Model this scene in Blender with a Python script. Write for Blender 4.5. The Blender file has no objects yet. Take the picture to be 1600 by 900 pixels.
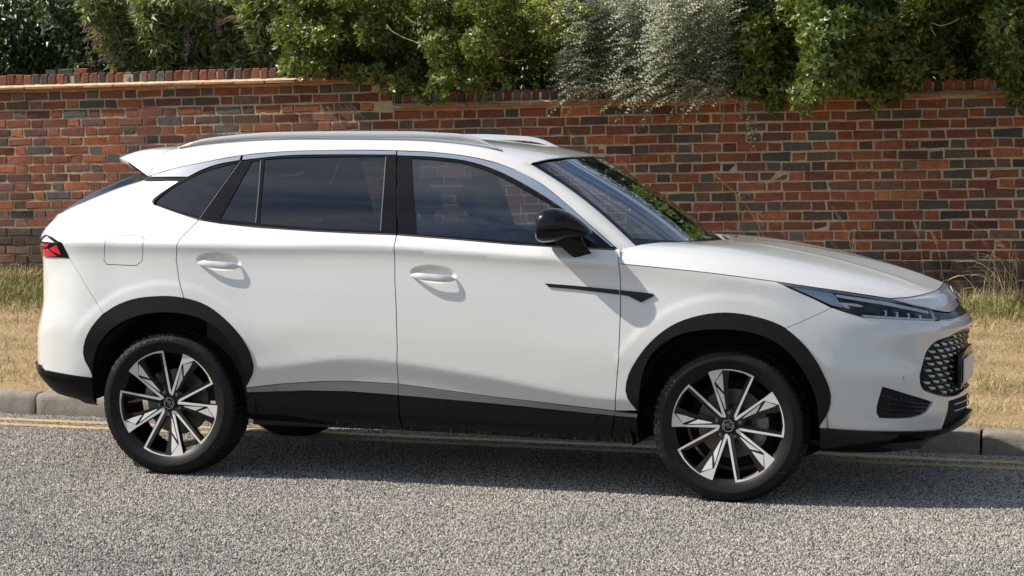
import bpy, bmesh, math, random
import numpy as np
from mathutils import Vector, Matrix
from mathutils.geometry import delaunay_2d_cdt

random.seed(7)
RNG = np.random.default_rng(11)
R = math.radians
scene = bpy.context.scene
COL = scene.collection

# ------------------------------------------------------------------ camera
CAM_LOC = np.array([4.63889547, -10.0413308, 1.56973769])
YAW, PITCH, ROLL, FPX = 0.279912567, 0.0583874014, 0.00708757600, 3525.73849
fw = np.array([-math.sin(YAW)*math.cos(PITCH), math.cos(YAW)*math.cos(PITCH), -math.sin(PITCH)])
rt = np.array([math.cos(YAW), math.sin(YAW), 0.0])
up = np.cross(rt, fw)
r2 = math.cos(ROLL)*rt + math.sin(ROLL)*up
u2 = -math.sin(ROLL)*rt + math.cos(ROLL)*up
cam_data = bpy.data.cameras.new('camera')
cam = bpy.data.objects.new('camera', cam_data)
COL.objects.link(cam)
cam.matrix_world = Matrix(((r2[0], u2[0], -fw[0], CAM_LOC[0]), (r2[1], u2[1], -fw[1], CAM_LOC[1]),
                           (r2[2], u2[2], -fw[2], CAM_LOC[2]), (0, 0, 0, 1)))
cam_data.sensor_width = 36.0
cam_data.lens = FPX/1600*36
cam_data.clip_start = 0.1
cam_data.clip_end = 2000
scene.camera = cam

# ------------------------------------------------------------------ light
SUN_DIR = Vector((1.0, 0.27, -0.95)).normalized()      # the way the light travels
world = bpy.data.worlds.new('World')
scene.world = world
world.use_nodes = True
wn = world.node_tree.nodes
wl = world.node_tree.links
bg = wn['Background']
sky = wn.new('ShaderNodeTexSky')
sky.sky_type = 'NISHITA'
sky.sun_disc = False
sky.sun_elevation = math.asin(-SUN_DIR.z)
sky.sun_rotation = math.atan2(-SUN_DIR.x, -SUN_DIR.y)
sky.altitude = 50
sky.air_density = 1.0
sky.dust_density = 0.9
# thin streaks of high cloud
wtc = wn.new('ShaderNodeTexCoord')
wmp = wn.new('ShaderNodeMapping')
wmp.inputs['Scale'].default_value = (1.2, 3.2, 7.0)
wmp.inputs['Rotation'].default_value = (0.0, 0.35, 0.5)
wno = wn.new('ShaderNodeTexNoise')
wno.inputs['Scale'].default_value = 1.6
wno.inputs['Detail'].default_value = 7
wno.inputs['Roughness'].default_value = 0.6
wno.inputs['Distortion'].default_value = 0.5
wcr = wn.new('ShaderNodeValToRGB')
wcr.color_ramp.elements[0].position = 0.44
wcr.color_ramp.elements[1].position = 0.70
wcr.color_ramp.elements[1].color = (0.75, 0.75, 0.75, 1)
wmx = wn.new('ShaderNodeMixRGB')
wmx.inputs['Color2'].default_value = (7.5, 7.8, 8.2, 1)
wl.new(wtc.outputs['Generated'], wmp.inputs['Vector'])
wl.new(wmp.outputs['Vector'], wno.inputs['Vector'])
wl.new(wno.outputs['Fac'], wcr.inputs['Fac'])
wl.new(wcr.outputs['Color'], wmx.inputs['Fac'])
wl.new(sky.outputs['Color'], wmx.inputs['Color1'])
wl.new(wmx.outputs['Color'], bg.inputs['Color'])
bg.inputs['Strength'].default_value = 0.09
sun_data = bpy.data.lights.new('sun', 'SUN')
sun_data.energy = 5.0
sun_data.angle = R(0.5)
sun_data.color = (1.0, 0.935, 0.84)
sun = bpy.data.objects.new('sun', sun_data)
COL.objects.link(sun)
sun.location = (-8, -2, 9)
sun.rotation_mode = 'QUATERNION'
sun.rotation_quaternion = SUN_DIR.to_track_quat('-Z', 'Y')
scene.view_settings.view_transform = 'Standard'
scene.view_settings.look = 'None'
scene.view_settings.exposure = 0.34
scene.view_settings.gamma = 1.0

# ------------------------------------------------------------------ materials
def nmat(name):
    m = bpy.data.materials.new(name)
    m.use_nodes = True
    return m, m.node_tree.nodes, m.node_tree.links, m.node_tree.nodes['Principled BSDF']

def ramp(ns, pts, interp='LINEAR'):
    r = ns.new('ShaderNodeValToRGB')
    r.color_ramp.interpolation = interp
    e = r.color_ramp.elements
    while len(e) < len(pts):
        e.new(0.5)
    for k, (p, c) in enumerate(pts):
        e[k].position = p
        e[k].color = (c[0], c[1], c[2], 1)
    return r

def noise(ns, ls, vec, scale, detail=4, rough=0.55, dist=0.0):
    n = ns.new('ShaderNodeTexNoise')
    n.inputs['Scale'].default_value = scale
    n.inputs['Detail'].default_value = detail
    n.inputs['Roughness'].default_value = rough
    n.inputs['Distortion'].default_value = dist
    if vec is not None:
        ls.new(vec, n.inputs['Vector'])
    return n

def mix(ns, ls, fac, a, b, mode='MIX'):
    n = ns.new('ShaderNodeMixRGB')
    n.blend_type = mode
    for key, val in (('Fac', fac), ('Color1', a), ('Color2', b)):
        if isinstance(val, (int, float)):
            n.inputs[key].default_value = val
        elif isinstance(val, tuple):
            n.inputs[key].default_value = (val[0], val[1], val[2], 1)
        else:
            ls.new(val, n.inputs[key])
    return n.outputs['Color']

def mathn(ns, ls, op, a, b=0.0):
    n = ns.new('ShaderNodeMath')
    n.operation = op
    for k, val in ((0, a), (1, b)):
        if isinstance(val, (int, float)):
            n.inputs[k].default_value = val
        else:
            ls.new(val, n.inputs[k])
    return n.outputs[0]

def bump(ns, ls, height, strength, distance, bsdf):
    b = ns.new('ShaderNodeBump')
    b.inputs['Strength'].default_value = strength
    b.inputs['Distance'].default_value = distance
    ls.new(height, b.inputs['Height'])
    ls.new(b.outputs['Normal'], bsdf.inputs['Normal'])
    return b

def plain(name, col, rough=0.5, metal=0.0, coat=0.0, coat_rough=0.03, spec=0.5, vary=0.0, scale=20, bmp=0.0):
    m, ns, ls, b = nmat(name)
    b.inputs['Base Color'].default_value = (*col, 1)
    b.inputs['Roughness'].default_value = rough
    b.inputs['Metallic'].default_value = metal
    b.inputs['Coat Weight'].default_value = coat
    b.inputs['Coat Roughness'].default_value = coat_rough
    b.inputs['Specular IOR Level'].default_value = spec
    if vary or bmp:
        tc = ns.new('ShaderNodeTexCoord')
        n = noise(ns, ls, tc.outputs['Object'], scale, 5)
        if vary:
            lo = tuple(c*(1-vary) for c in col)
            hi = tuple(min(1, c*(1+vary)) for c in col)
            rr = ramp(ns, [(0.3, lo), (0.7, hi)])
            ls.new(n.outputs['Fac'], rr.inputs['Fac'])
            ls.new(rr.outputs['Color'], b.inputs['Base Color'])
        if bmp:
            bump(ns, ls, n.outputs['Fac'], bmp, 0.01, b)
    return m

# ------------------------------------------------------------------ object helpers
def tag(o, label=None, cat=None, group=None, kind=None):
    if label: o['label'] = label
    if cat: o['category'] = cat
    if group: o['group'] = group
    if kind: o['kind'] = kind
    return o

def mesh_np(name, V, F, mats, smooth=True, sharp=None, fmat=None):
    """V (n,3) array, F list of tuples or (m,k) array"""
    me = bpy.data.meshes.new(name)
    V = np.asarray(V, dtype=np.float32)
    if isinstance(F, np.ndarray):
        k = F.shape[1]
        me.vertices.add(len(V)); me.vertices.foreach_set('co', V.ravel())
        me.loops.add(F.size); me.loops.foreach_set('vertex_index', F.ravel().astype(np.int32))
        me.polygons.add(len(F))
        me.polygons.foreach_set('loop_start', np.arange(0, F.size, k, dtype=np.int32))
        me.update(calc_edges=True)
    else:
        me.from_pydata([tuple(map(float, v)) for v in V], [], [tuple(int(i) for i in f) for f in F])
        me.update()
    if not isinstance(mats, (list, tuple)):
        mats = [mats]
    for m in mats:
        me.materials.append(m)
    if fmat is not None:
        me.polygons.foreach_set('material_index', np.asarray(fmat, dtype=np.int32))
    me.polygons.foreach_set('use_smooth', np.full(len(me.polygons), smooth, dtype=bool))
    if smooth and sharp is not None:
        me.set_sharp_from_angle(angle=R(sharp))
    return me

def link(name, me, parent=None):
    o = bpy.data.objects.new(name, me)
    COL.objects.link(o)
    if parent is not None:
        o.parent = parent
    return o

def mk(name, V, F, mats, parent=None, smooth=True, sharp=35, fmat=None):
    return link(name, mesh_np(name, V, F, mats, smooth, sharp, fmat), parent)

def empty(name, loc=(0, 0, 0), rot=(0, 0, 0)):
    o = bpy.data.objects.new(name, None)
    o.empty_display_size = 0.2
    COL.objects.link(o)
    o.location = loc
    o.rotation_euler = rot
    return o

class MB:
    """collects simple shapes into one mesh"""
    def __init__(s):
        s.V = []; s.F = []; s.M = []
    def add(s, V, F, m=0):
        b = len(s.V)
        s.V.extend([tuple(v) for v in V])
        s.F.extend([tuple(i+b for i in f) for f in F])
        s.M.extend([m]*len(F))
    def box(s, lo, hi, m=0, ch=0.0):
        x0, y0, z0 = lo; x1, y1, z1 = hi
        if ch <= 0:
            V = [(x0,y0,z0),(x1,y0,z0),(x1,y1,z0),(x0,y1,z0),(x0,y0,z1),(x1,y0,z1),(x1,y1,z1),(x0,y1,z1)]
            F = [(0,3,2,1),(4,5,6,7),(0,1,5,4),(1,2,6,5),(2,3,7,6),(3,0,4,7)]
            s.add(V, F, m); return
        bm = bmesh.new()
        bmesh.ops.create_cube(bm, size=1)
        for v in bm.verts:
            v.co = Vector(((x0+x1)/2+v.co.x*(x1-x0), (y0+y1)/2+v.co.y*(y1-y0), (z0+z1)/2+v.co.z*(z1-z0)))
        bmesh.ops.bevel(bm, geom=list(bm.edges), offset=ch, segments=2, profile=0.5, affect='EDGES')
        bm.verts.index_update()
        s.add([v.co[:] for v in bm.verts], [tuple(v.index for v in f.verts) for f in bm.faces], m)
        bm.free()
    def tube(s, pts, rad, n=8, m=0, cap=True):
        pts = [Vector(p) for p in pts]
        rad = rad if isinstance(rad, (list, tuple)) else [rad]*len(pts)
        V = []; F = []
        ref = Vector((0, 0, 1))
        for i, p in enumerate(pts):
            t = (pts[min(i+1, len(pts)-1)] - pts[max(i-1, 0)]).normalized()
            a = t.cross(ref)
            if a.length < 1e-3: a = t.cross(Vector((1, 0, 0)))
            a.normalize(); b = t.cross(a)
            for k in range(n):
                th = 2*math.pi*k/n
                V.append(p + (a*math.cos(th) + b*math.sin(th))*rad[i])
        for i in range(len(pts)-1):
            for k in range(n):
                F.append((i*n+k, i*n+(k+1) % n, (i+1)*n+(k+1) % n, (i+1)*n+k))
        if cap:
            F.append(tuple(range(n-1, -1, -1))); F.append(tuple((len(pts)-1)*n+k for k in range(n)))
        s.add(V, F, m)
    def build(s, name, mats, parent=None, smooth=True, sharp=35):
        return mk(name, s.V, s.F, mats, parent, smooth, sharp, s.M)

def to_px(P):
    d = np.atleast_2d(P) - CAM_LOC
    z = d@fw
    return np.stack([800+FPX*(d@r2)/z, 450-FPX*(d@u2)/z], -1)

def ray_y(u, v, Y):
    d = fw + (u-800)/FPX*r2 - (v-450)/FPX*u2
    return CAM_LOC + d*(Y-CAM_LOC[1])/d[1]

def ray_z(u, v, Z):
    d = fw + (u-800)/FPX*r2 - (v-450)/FPX*u2
    return CAM_LOC + d*(Z-CAM_LOC[2])/d[2]

def hermite(xk, yk, xq, mono=True):
    """piecewise cubic through knots; yk (n,) or (n,m). PCHIP slopes when mono, else Catmull-Rom"""
    xk = np.asarray(xk, float); yk = np.asarray(yk, float)
    one = yk.ndim == 1
    if one: yk = yk[:, None]
    h = np.diff(xk)[:, None]
    s = np.diff(yk, axis=0)/h
    m = np.zeros_like(yk)
    if mono:
        a, b = s[:-1], s[1:]
        w1 = 2*h[1:]+h[:-1]; w2 = h[1:]+2*h[:-1]
        with np.errstate(divide='ignore', invalid='ignore'):
            mm = (w1+w2)/(w1/a+w2/b)
        mm[~((a*b) > 0)] = 0
        m[1:-1] = mm
    else:
        m[1:-1] = (s[:-1]*h[1:]+s[1:]*h[:-1])/(h[:-1]+h[1:])
    m[0] = s[0]; m[-1] = s[-1]
    xq = np.asarray(xq, float)
    i = np.clip(np.searchsorted(xk, xq, side='right')-1, 0, len(xk)-2)
    t = ((xq-xk[i])/(xk[i+1]-xk[i]))[:, None]
    hh = h[i]
    tc = np.clip(t, 0, 1)
    y = ((2*tc**3-3*tc**2+1)*yk[i]+(tc**3-2*tc**2+tc)*hh*m[i]+(-2*tc**3+3*tc**2)*yk[i+1]+(tc**3-tc**2)*hh*m[i+1])
    ext = t-tc
    y = y+ext*hh*np.where(ext > 0, m[i+1], m[i])
    return y[:, 0] if one else y

def smooth_line(pts, n=8):
    """Catmull-Rom through points, open"""
    P = np.array(pts, float)
    d = np.concatenate([[0], np.cumsum(np.linalg.norm(np.diff(P, axis=0), axis=1))])
    t = np.linspace(0, d[-1], (len(P)-1)*n+1)
    return [tuple(r) for r in hermite(d, P, t, mono=False)]

# ================================================================== SETTING
def make_road():
    m, ns, ls, b = nmat('surface_dressed_road')
    tc = ns.new('ShaderNodeTexCoord')
    v = ns.new('ShaderNodeTexVoronoi'); v.inputs['Scale'].default_value = 85
    ls.new(tc.outputs['Object'], v.inputs['Vector'])
    bw = ns.new('ShaderNodeSeparateColor'); ls.new(v.outputs['Color'], bw.inputs[0])
    r = ramp(ns, [(0.0, (0.07, 0.065, 0.062)), (0.5, (0.12, 0.11, 0.10)), (1.0, (0.20, 0.185, 0.165))])
    ls.new(bw.outputs[0], r.inputs['Fac'])
    n = noise(ns, ls, tc.outputs['Object'], 0.9, 5, 0.6)
    rr = ramp(ns, [(0.3, (0.80, 0.80, 0.80)), (0.7, (1.05, 1.04, 1.02))])
    ls.new(n.outputs['Fac'], rr.inputs['Fac'])
    d = ramp(ns, [(0.0, (0.12, 0.12, 0.12)), (0.35, (1, 1, 1))])
    v2 = ns.new('ShaderNodeTexVoronoi'); v2.feature = 'DISTANCE_TO_EDGE'; v2.inputs['Scale'].default_value = 85
    ls.new(tc.outputs['Object'], v2.inputs['Vector']); ls.new(v2.outputs['Distance'], d.inputs['Fac'])
    c = mix(ns, ls, 1.0, r.outputs['Color'], rr.outputs['Color'], 'MULTIPLY')
    c = mix(ns, ls, 1.0, c, d.outputs['Color'], 'MULTIPLY')
    ls.new(c, b.inputs['Base Color'])
    b.inputs['Roughness'].default_value = 0.85
    bump(ns, ls, d.outputs['Color'], 0.8, 0.006, b)
    return m
M_ROAD = make_road()
def make_chip():
    m, ns, ls, b = nmat('road_chipping')
    g = ns.new('ShaderNodeNewGeometry')
    r = ramp(ns, [(0.0, (0.10, 0.10, 0.105)), (0.14, (0.19, 0.182, 0.178)), (0.34, (0.31, 0.288, 0.262)), (0.60, (0.40, 0.372, 0.328)), (0.86, (0.50, 0.465, 0.405)), (1.0, (0.62, 0.58, 0.51))])
    ls.new(g.outputs['Random Per Island'], r.inputs['Fac'])
    tc = ns.new('ShaderNodeTexCoord')
    n = noise(ns, ls, tc.outputs['Object'], 0.8, 5, 0.6)
    rr = ramp(ns, [(0.28, (0.74, 0.75, 0.78)), (0.5, (1.0, 0.99, 0.97)), (0.72, (1.14, 1.11, 1.05))])
    ls.new(n.outputs['Fac'], rr.inputs['Fac'])
    c = mix(ns, ls, 1.0, r.outputs['Color'], rr.outputs['Color'], 'MULTIPLY')
    ls.new(c, b.inputs['Base Color']); b.inputs['Roughness'].default_value = 0.75
    return m
M_CHIP = make_chip()
KY = 2.13                 # kerb face
def sheet(name, x0, x1, y0, y1, z, mat, nx=1, ny=1, zf=None):
    X, Y = np.meshgrid(np.linspace(x0, x1, nx+1), np.linspace(y0, y1, ny+1), indexing='ij')
    Z = np.full_like(X, z) if zf is None else zf(X, Y)
    V = np.stack([X.ravel(), Y.ravel(), Z.ravel()], 1)
    F = []
    for i in range(nx):
        for j in range(ny):
            a = i*(ny+1)+j; F.append((a, a+ny+1, a+ny+2, a+1))
    return mk(name, V, np.array(F), mat, None, True, None)
M_FIELD = plain('far_field', (0.11, 0.10, 0.05), 0.95, vary=0.3, scale=0.4)
ground = sheet('ground', -600, 600, -600, 600, -0.06, M_FIELD); tag(ground, kind='structure')
road = sheet('road', -80, 80, -5.2, KY, 0.0, M_ROAD); tag(road, kind='structure')
# stone chippings standing in the surface: real stones where the picture shows the road
def chippings():
    xs, ys = [], []
    p = 0.0108
    gx, gy = np.meshgrid(np.arange(-3.1, 4.9, p), np.arange(-2.75, 2.12, p), indexing='ij')
    P = np.stack([gx.ravel(), gy.ravel()], 1)
    P[:, 0] += (np.arange(len(gx.ravel())) % gx.shape[1] % 2)*p*0.5
    P += RNG.uniform(-0.42, 0.42, P.shape)*p
    px = to_px(np.concatenate([P, np.zeros((len(P), 1))], 1))
    keep = (px[:, 0] > -60) & (px[:, 0] < 1660) & (px[:, 1] < 930)
    # beneath the car fewer are seen
    under = (P[:, 1] > 0.35) & (P[:, 0] > -0.3) & (P[:, 0] < 3.4)
    keep &= RNG.random(len(P)) < 0.90
    P = P[keep]
    n = len(P)
    k = 5
    ang = RNG.uniform(0, 2*math.pi, n)[:, None]+np.arange(k)*2*math.pi/k+RNG.uniform(-0.35, 0.35, (n, k))
    rad = RNG.uniform(0.0040, 0.0076, (n, 1))*RNG.uniform(0.75, 1.15, (n, k))
    h = RNG.uniform(0.0010, 0.0066, n)
    V = np.zeros((n, 2*k, 3))
    V[:, :k, 0] = P[:, 0:1]+rad*np.cos(ang); V[:, :k, 1] = P[:, 1:2]+rad*np.sin(ang); V[:, :k, 2] = -0.001
    V[:, k:, 0] = P[:, 0:1]+0.62*rad*np.cos(ang)+RNG.uniform(-.001, .001, (n, 1)); V[:, k:, 1] = P[:, 1:2]+0.62*rad*np.sin(ang)
    sl = RNG.uniform(-0.22, 0.22, (n, 2))
    V[:, k:, 2] = h[:, None]+rad*0.62*(np.cos(ang)*sl[:, :1]+np.sin(ang)*sl[:, 1:])
    V = V.reshape(-1, 3)
    base = (np.arange(n)*2*k)[:, None, None]
    tris = []
    for i in range(k):
        j = (i+1) % k
        tris += [[i, j, k+j], [i, k+j, k+i]]
    tris += [[k, k+1, k+2], [k, k+2, k+3], [k, k+3, k+4]]
    T = (np.array(tris)[None]+base).reshape(-1, 3)
    return V, T
V, T = chippings()
print('chippings', len(T))
o = link('stone_chippings', mesh_np('stone_chippings', V, T, M_CHIP, smooth=False), road); tag(o, kind='stuff')

# double yellow lines (photo: near line y 1.57-1.66, far line y 1.76-1.85)
def make_yellow():
    m, ns, ls, b = nmat('yellow_road_paint')
    tc = ns.new('ShaderNodeTexCoord')
    n = noise(ns, ls, tc.outputs['Object'], 55, 6, 0.75)
    n2 = noise(ns, ls, tc.outputs['Object'], 4, 3)
    r = ramp(ns, [(0.42, (0.27, 0.24, 0.19)), (0.50, (0.62, 0.41, 0.13)), (0.8, (0.76, 0.51, 0.17))])
    ls.new(n.outputs['Fac'], r.inputs['Fac'])
    rr = ramp(ns, [(0.3, (0.85, 0.85, 0.85)), (0.7, (1.0, 1.0, 1.0))]); ls.new(n2.outputs['Fac'], rr.inputs['Fac'])
    ls.new(mix(ns, ls, 1.0, r.outputs['Color'], rr.outputs['Color'], 'MULTIPLY'), b.inputs['Base Color'])
    b.inputs['Roughness'].default_value = 0.7
    bump(ns, ls, n.outputs['Fac'], 0.8, 0.006, b)
    return m
M_YEL = make_yellow()
for (ya, yb) in ((1.570, 1.672), (1.795, 1.900)):
    nx = 1500
    X = np.linspace(-12, 12, nx)
    def ragged(y, s): return y+RNG.normal(0, 0.0035, nx)*s
    a, b_ = ragged(ya, 1), ragged(yb, 1)
    V = np.concatenate([np.stack([X, a, np.full(nx, 0.0045)], 1), np.stack([X, (a+b_)/2, np.full(nx, 0.0075)], 1), np.stack([X, b_, np.full(nx, 0.0045)], 1)])
    V[:, 2] += RNG.normal(0, 0.0008, len(V))
    F = [(i, i+1, nx+i+1, nx+i) for i in range(nx-1)]+[(nx+i, nx+i+1, 2*nx+i+1, 2*nx+i) for i in range(nx-1)]
    o = mk('yellow_line', V, np.array(F), M_YEL, None, True, None); tag(o, kind='structure')

# kerb of separate concrete stones
def make_kerbmat():
    m, ns, ls, b = nmat('kerb_concrete')
    tc = ns.new('ShaderNodeTexCoord')
    oi = ns.new('ShaderNodeObjectInfo')
    n = noise(ns, ls, tc.outputs['Object'], 5, 8, 0.65)
    n2 = noise(ns, ls, tc.outputs['Object'], 120, 3, 0.6)
    r = ramp(ns, [(0.25, (0.15, 0.13, 0.108)), (0.5, (0.25, 0.22, 0.185)), (0.8, (0.34, 0.305, 0.26))])
    ls.new(n.outputs['Fac'], r.inputs['Fac'])
    c = mix(ns, ls, 0.6, r.outputs['Color'], n2.outputs['Fac'], 'OVERLAY')
    sep = ns.new('ShaderNodeSeparateXYZ'); ls.new(tc.outputs['Object'], sep.inputs[0])
    stain = mathn(ns, ls, 'MULTIPLY', mathn(ns, ls, 'SUBTRACT', 0.05, sep.outputs['Z']), 9.0); stain.node.use_clamp = True
    c = mix(ns, ls, mathn(ns, ls, 'MULTIPLY', stain, 0.5), c, (0.15, 0.135, 0.115))
    ls.new(c, b.inputs['Base Color'])
    b.inputs['Roughness'].default_value = 0.9
    bump(ns, ls, n2.outputs['Fac'], 0.5, 0.004, b)
    return m
M_KERB = make_kerbmat()
def kerbstone_mesh(seed, L=0.915):
    rg = np.random.default_rng(seed)
    prof = [(0.0, -0.06), (0.0, 0.0), (0.002, 0.03), (0.006, 0.085), (0.012, 0.112), (0.026, 0.124), (0.045, 0.128), (0.122, 0.130), (0.125, 0.10), (0.125, -0.05)]
    nx = 40
    V = []
    for i in range(nx+1):
        x = L*i/nx
        e = min(x, L-x)
        for j, (y, z) in enumerate(prof):
            w = 0.0015
            ch = 0.007*max(0, 1-e/0.014)
            V.append((x+(0 if 0 < i < nx else rg.normal(0, 0.0015)), y+rg.normal(0, w)+ch*(1 if j < 6 else 0), z+rg.normal(0, w)-(ch*0.7 if j > 2 else 0)))
    m = len(prof); F = []
    for i in range(nx):
        for j in range(m-1): F.append((i*m+j, (i+1)*m+j, (i+1)*m+j+1, i*m+j+1))
    F.append(tuple(range(m))); F.append(tuple(nx*m+j for j in range(m-1, -1, -1)))
    return mesh_np('kerbstone', V, F, M_KERB, True, 50)
kerb = sheet('kerb', -80, 80, KY+0.01, KY+0.13, 0.004, plain('kerb_bed', (0.16, 0.14, 0.12), 0.95, vary=0.2, scale=60)); tag(kerb, kind='structure')
kms = [kerbstone_mesh(s) for s in range(5)]
joint0 = -1.833
for i in range(-14, 20):
    o = link('kerbstone', kms[i % 5], kerb)
    o.location = (joint0+i*0.9300+0.004, KY+random.uniform(-0.004, 0.004), 0.0)
    o.rotation_euler = (random.uniform(-.006, .006), random.uniform(-.003, .003), random.uniform(-.002, .002))

# verge: dry bank rising to the wall
WY = 6.9617
def verge_z(X, Y):
    t = np.clip((Y-2.25)/(WY-2.25), 0, 1.4)
    z = 0.118+0.42*t**0.92+0.010*np.sin(X*1.7+Y)+0.014*np.sin(X*0.6-Y*1.3)+0.007*np.sin(X*7.3+Y*5.1)*np.sin(Y*6.1)
    return z
def make_verge():
    m, ns, ls, b = nmat('dry_turf')
    tc = ns.new('ShaderNodeTexCoord')
    n = noise(ns, ls, tc.outputs['Object'], 3.0, 8, 0.7)
    n2 = noise(ns, ls, tc.outputs['Object'], 60, 5, 0.7)
    r = ramp(ns, [(0.3, (0.28, 0.19, 0.10)), (0.5, (0.45, 0.33, 0.18)), (0.75, (0.58, 0.44, 0.26))])
    ls.new(n2.outputs['Fac'], r.inputs['Fac'])
    rr = ramp(ns, [(0.3, (0.7, 0.68, 0.6)), (0.7, (1.05, 1.0, 0.95))]); ls.new(n.outputs['Fac'], rr.inputs['Fac'])
    ls.new(mix(ns, ls, 1.0, r.outputs['Color'], rr.outputs['Color'], 'MULTIPLY'), b.inputs['Base Color'])
    b.inputs['Roughness'].default_value = 0.95
    bump(ns, ls, n2.outputs['Fac'], 0.8, 0.02, b)
    return m
M_VERGE = make_verge()
verge = sheet('verge', -14, 14, KY+0.118, WY+0.1, 0, M_VERGE, 280, 60, verge_z); tag(verge, kind='structure')
far_bank = sheet('garden_ground', -60, 60, WY+0.3, 60, 0.5, M_FIELD); tag(far_bank, kind='structure')
opp = sheet('opposite_verge', -80, 80, -12, -5.2, 0.09, M_VERGE); tag(opp, kind='structure')

def make_grass(name, cols):
    m, ns, ls, b = nmat(name)
    g = ns.new('ShaderNodeNewGeometry')
    r = ramp(ns, [(i/(len(cols)-1), c) for i, c in enumerate(cols)])
    ls.new(g.outputs['Random Per Island'], r.inputs['Fac'])
    pn = noise(ns, ls, g.outputs['Position'], 2.6, 6, 0.7)
    pr = ramp(ns, [(0.32, (0.62, 0.60, 0.55)), (0.5, (1.0, 1.0, 1.0)), (0.7, (1.15, 1.12, 1.05))]); ls.new(pn.outputs['Fac'], pr.inputs['Fac'])
    ls.new(mix(ns, ls, 1.0, r.outputs['Color'], pr.outputs['Color'], 'MULTIPLY'), b.inputs['Base Color']); b.inputs['Roughness'].default_value = 0.6
    b.inputs['Specular IOR Level'].default_value = 0.25
    return m
M_STRAW = make_grass('dry_straw', [(0.34, 0.24, 0.12), (0.54, 0.41, 0.22), (0.66, 0.53, 0.31), (0.74, 0.63, 0.42)])
M_GREEN = make_grass('green_grass', [(0.075, 0.10, 0.025), (0.14, 0.17, 0.045), (0.30, 0.28, 0.10), (0.46, 0.38, 0.18)])
def blades(n, area, lo, hi, width, flat, dens_fn=None, seed=1, droop=0.4):
    rg = np.random.default_rng(seed)
    x = rg.uniform(area[0], area[1], n); y = rg.uniform(area[2], area[3], n)
    if dens_fn is not None:
        k = rg.random(n) < dens_fn(x, y); x, y = x[k], y[k]; n = len(x)
    z = verge_z(x, y)-0.004
    L = rg.uniform(lo, hi, n); az = rg.uniform(0, 2*math.pi, n)
    lean = np.clip(rg.normal(flat, 0.28, n), 0.02, 1.5)
    w = width*rg.uniform(0.7, 1.3, n)
    d = np.stack([np.cos(az), np.sin(az)], 1); s = np.stack([-np.sin(az), np.cos(az)], 1)
    V = np.zeros((n, 5, 3))
    base = np.stack([x, y, z], 1)
    def pt(f, le): return np.stack([x+d[:, 0]*L*f*np.sin(le), y+d[:, 1]*L*f*np.sin(le), z+L*f*np.cos(le)], 1)
    side = np.stack([s[:, 0]*w, s[:, 1]*w, np.zeros(n)], 1)
    mid = pt(0.55, lean)
    tip = mid+np.stack([d[:, 0]*L*0.5*np.sin(lean+droop), d[:, 1]*L*0.5*np.sin(lean+droop), L*0.5*np.cos(lean+droop)], 1)
    tip[:, 2] = np.maximum(tip[:, 2], z+0.002)
    V[:, 0] = base-side; V[:, 1] = base+side; V[:, 2] = mid+side*0.8; V[:, 3] = mid-side*0.8; V[:, 4] = tip
    b = (np.arange(n)*5)[:, None, None]
    T = (np.array([[0, 1, 2], [0, 2, 3], [3, 2, 4]])[None]+b).reshape(-1, 3)
    return V.reshape(-1, 3), T
def vis(x, y):
    px = to_px(np.stack([x, y, np.full_like(x, 0.3)], 1))
    a = ((px[:, 0] > -80) & (px[:, 0] < 150)) | ((px[:, 0] > 1380) & (px[:, 0] < 1680))
    return np.where(a, 1.0, 0.10)
def patch(x, y):
    g = np.sin(x*1.9+1.3)*np.sin(y*1.4+x*0.7)+0.6*np.sin(x*5.3)*np.sin(y*4.1)
    return vis(x, y)*np.where(y > 6.1, 0.9, 0.02+0.12*(g > 1.05)+0.75*np.clip((y-5.0)/0.9, 0, 1)*(x < -1)+0.3*np.clip((y-5.4)/0.7, 0, 1))
V, T = blades(620000, (-7, 6.5, KY+0.10, WY), 0.02, 0.11, 0.0011, 1.3, lambda x, y: vis(x, y)*np.clip(0.75+0.9*np.sin(x*5.7+2*np.sin(y*3.1))*np.sin(y*6.9+x*2.3), 0.12, 1), 3)
o = link('dry_grass', mesh_np('dry_grass', V, T, M_STRAW, False), verge); tag(o, kind='stuff'); print('straw', len(T))
V, T = blades(420000, (-7, 6.5, KY+0.3, WY), 0.05, 0.14, 0.0018, 0.7, patch, 4, 0.7)
o = link('green_grass', mesh_np('green_grass', V, T, M_GREEN, False), verge); tag(o, kind='stuff'); print('green', len(T))
def near_wall(x, y): return vis(x, y)*np.where(y > 6.55, 1.0, 0.0)
V, T = blades(26000, (-7, 6.5, 6.5, WY), 0.06, 0.20, 0.0014, 0.6, near_wall, 5, 0.8)
o = link('long_grass', mesh_np('long_grass', V, T, M_STRAW, False), verge); tag(o, kind='stuff')
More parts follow.
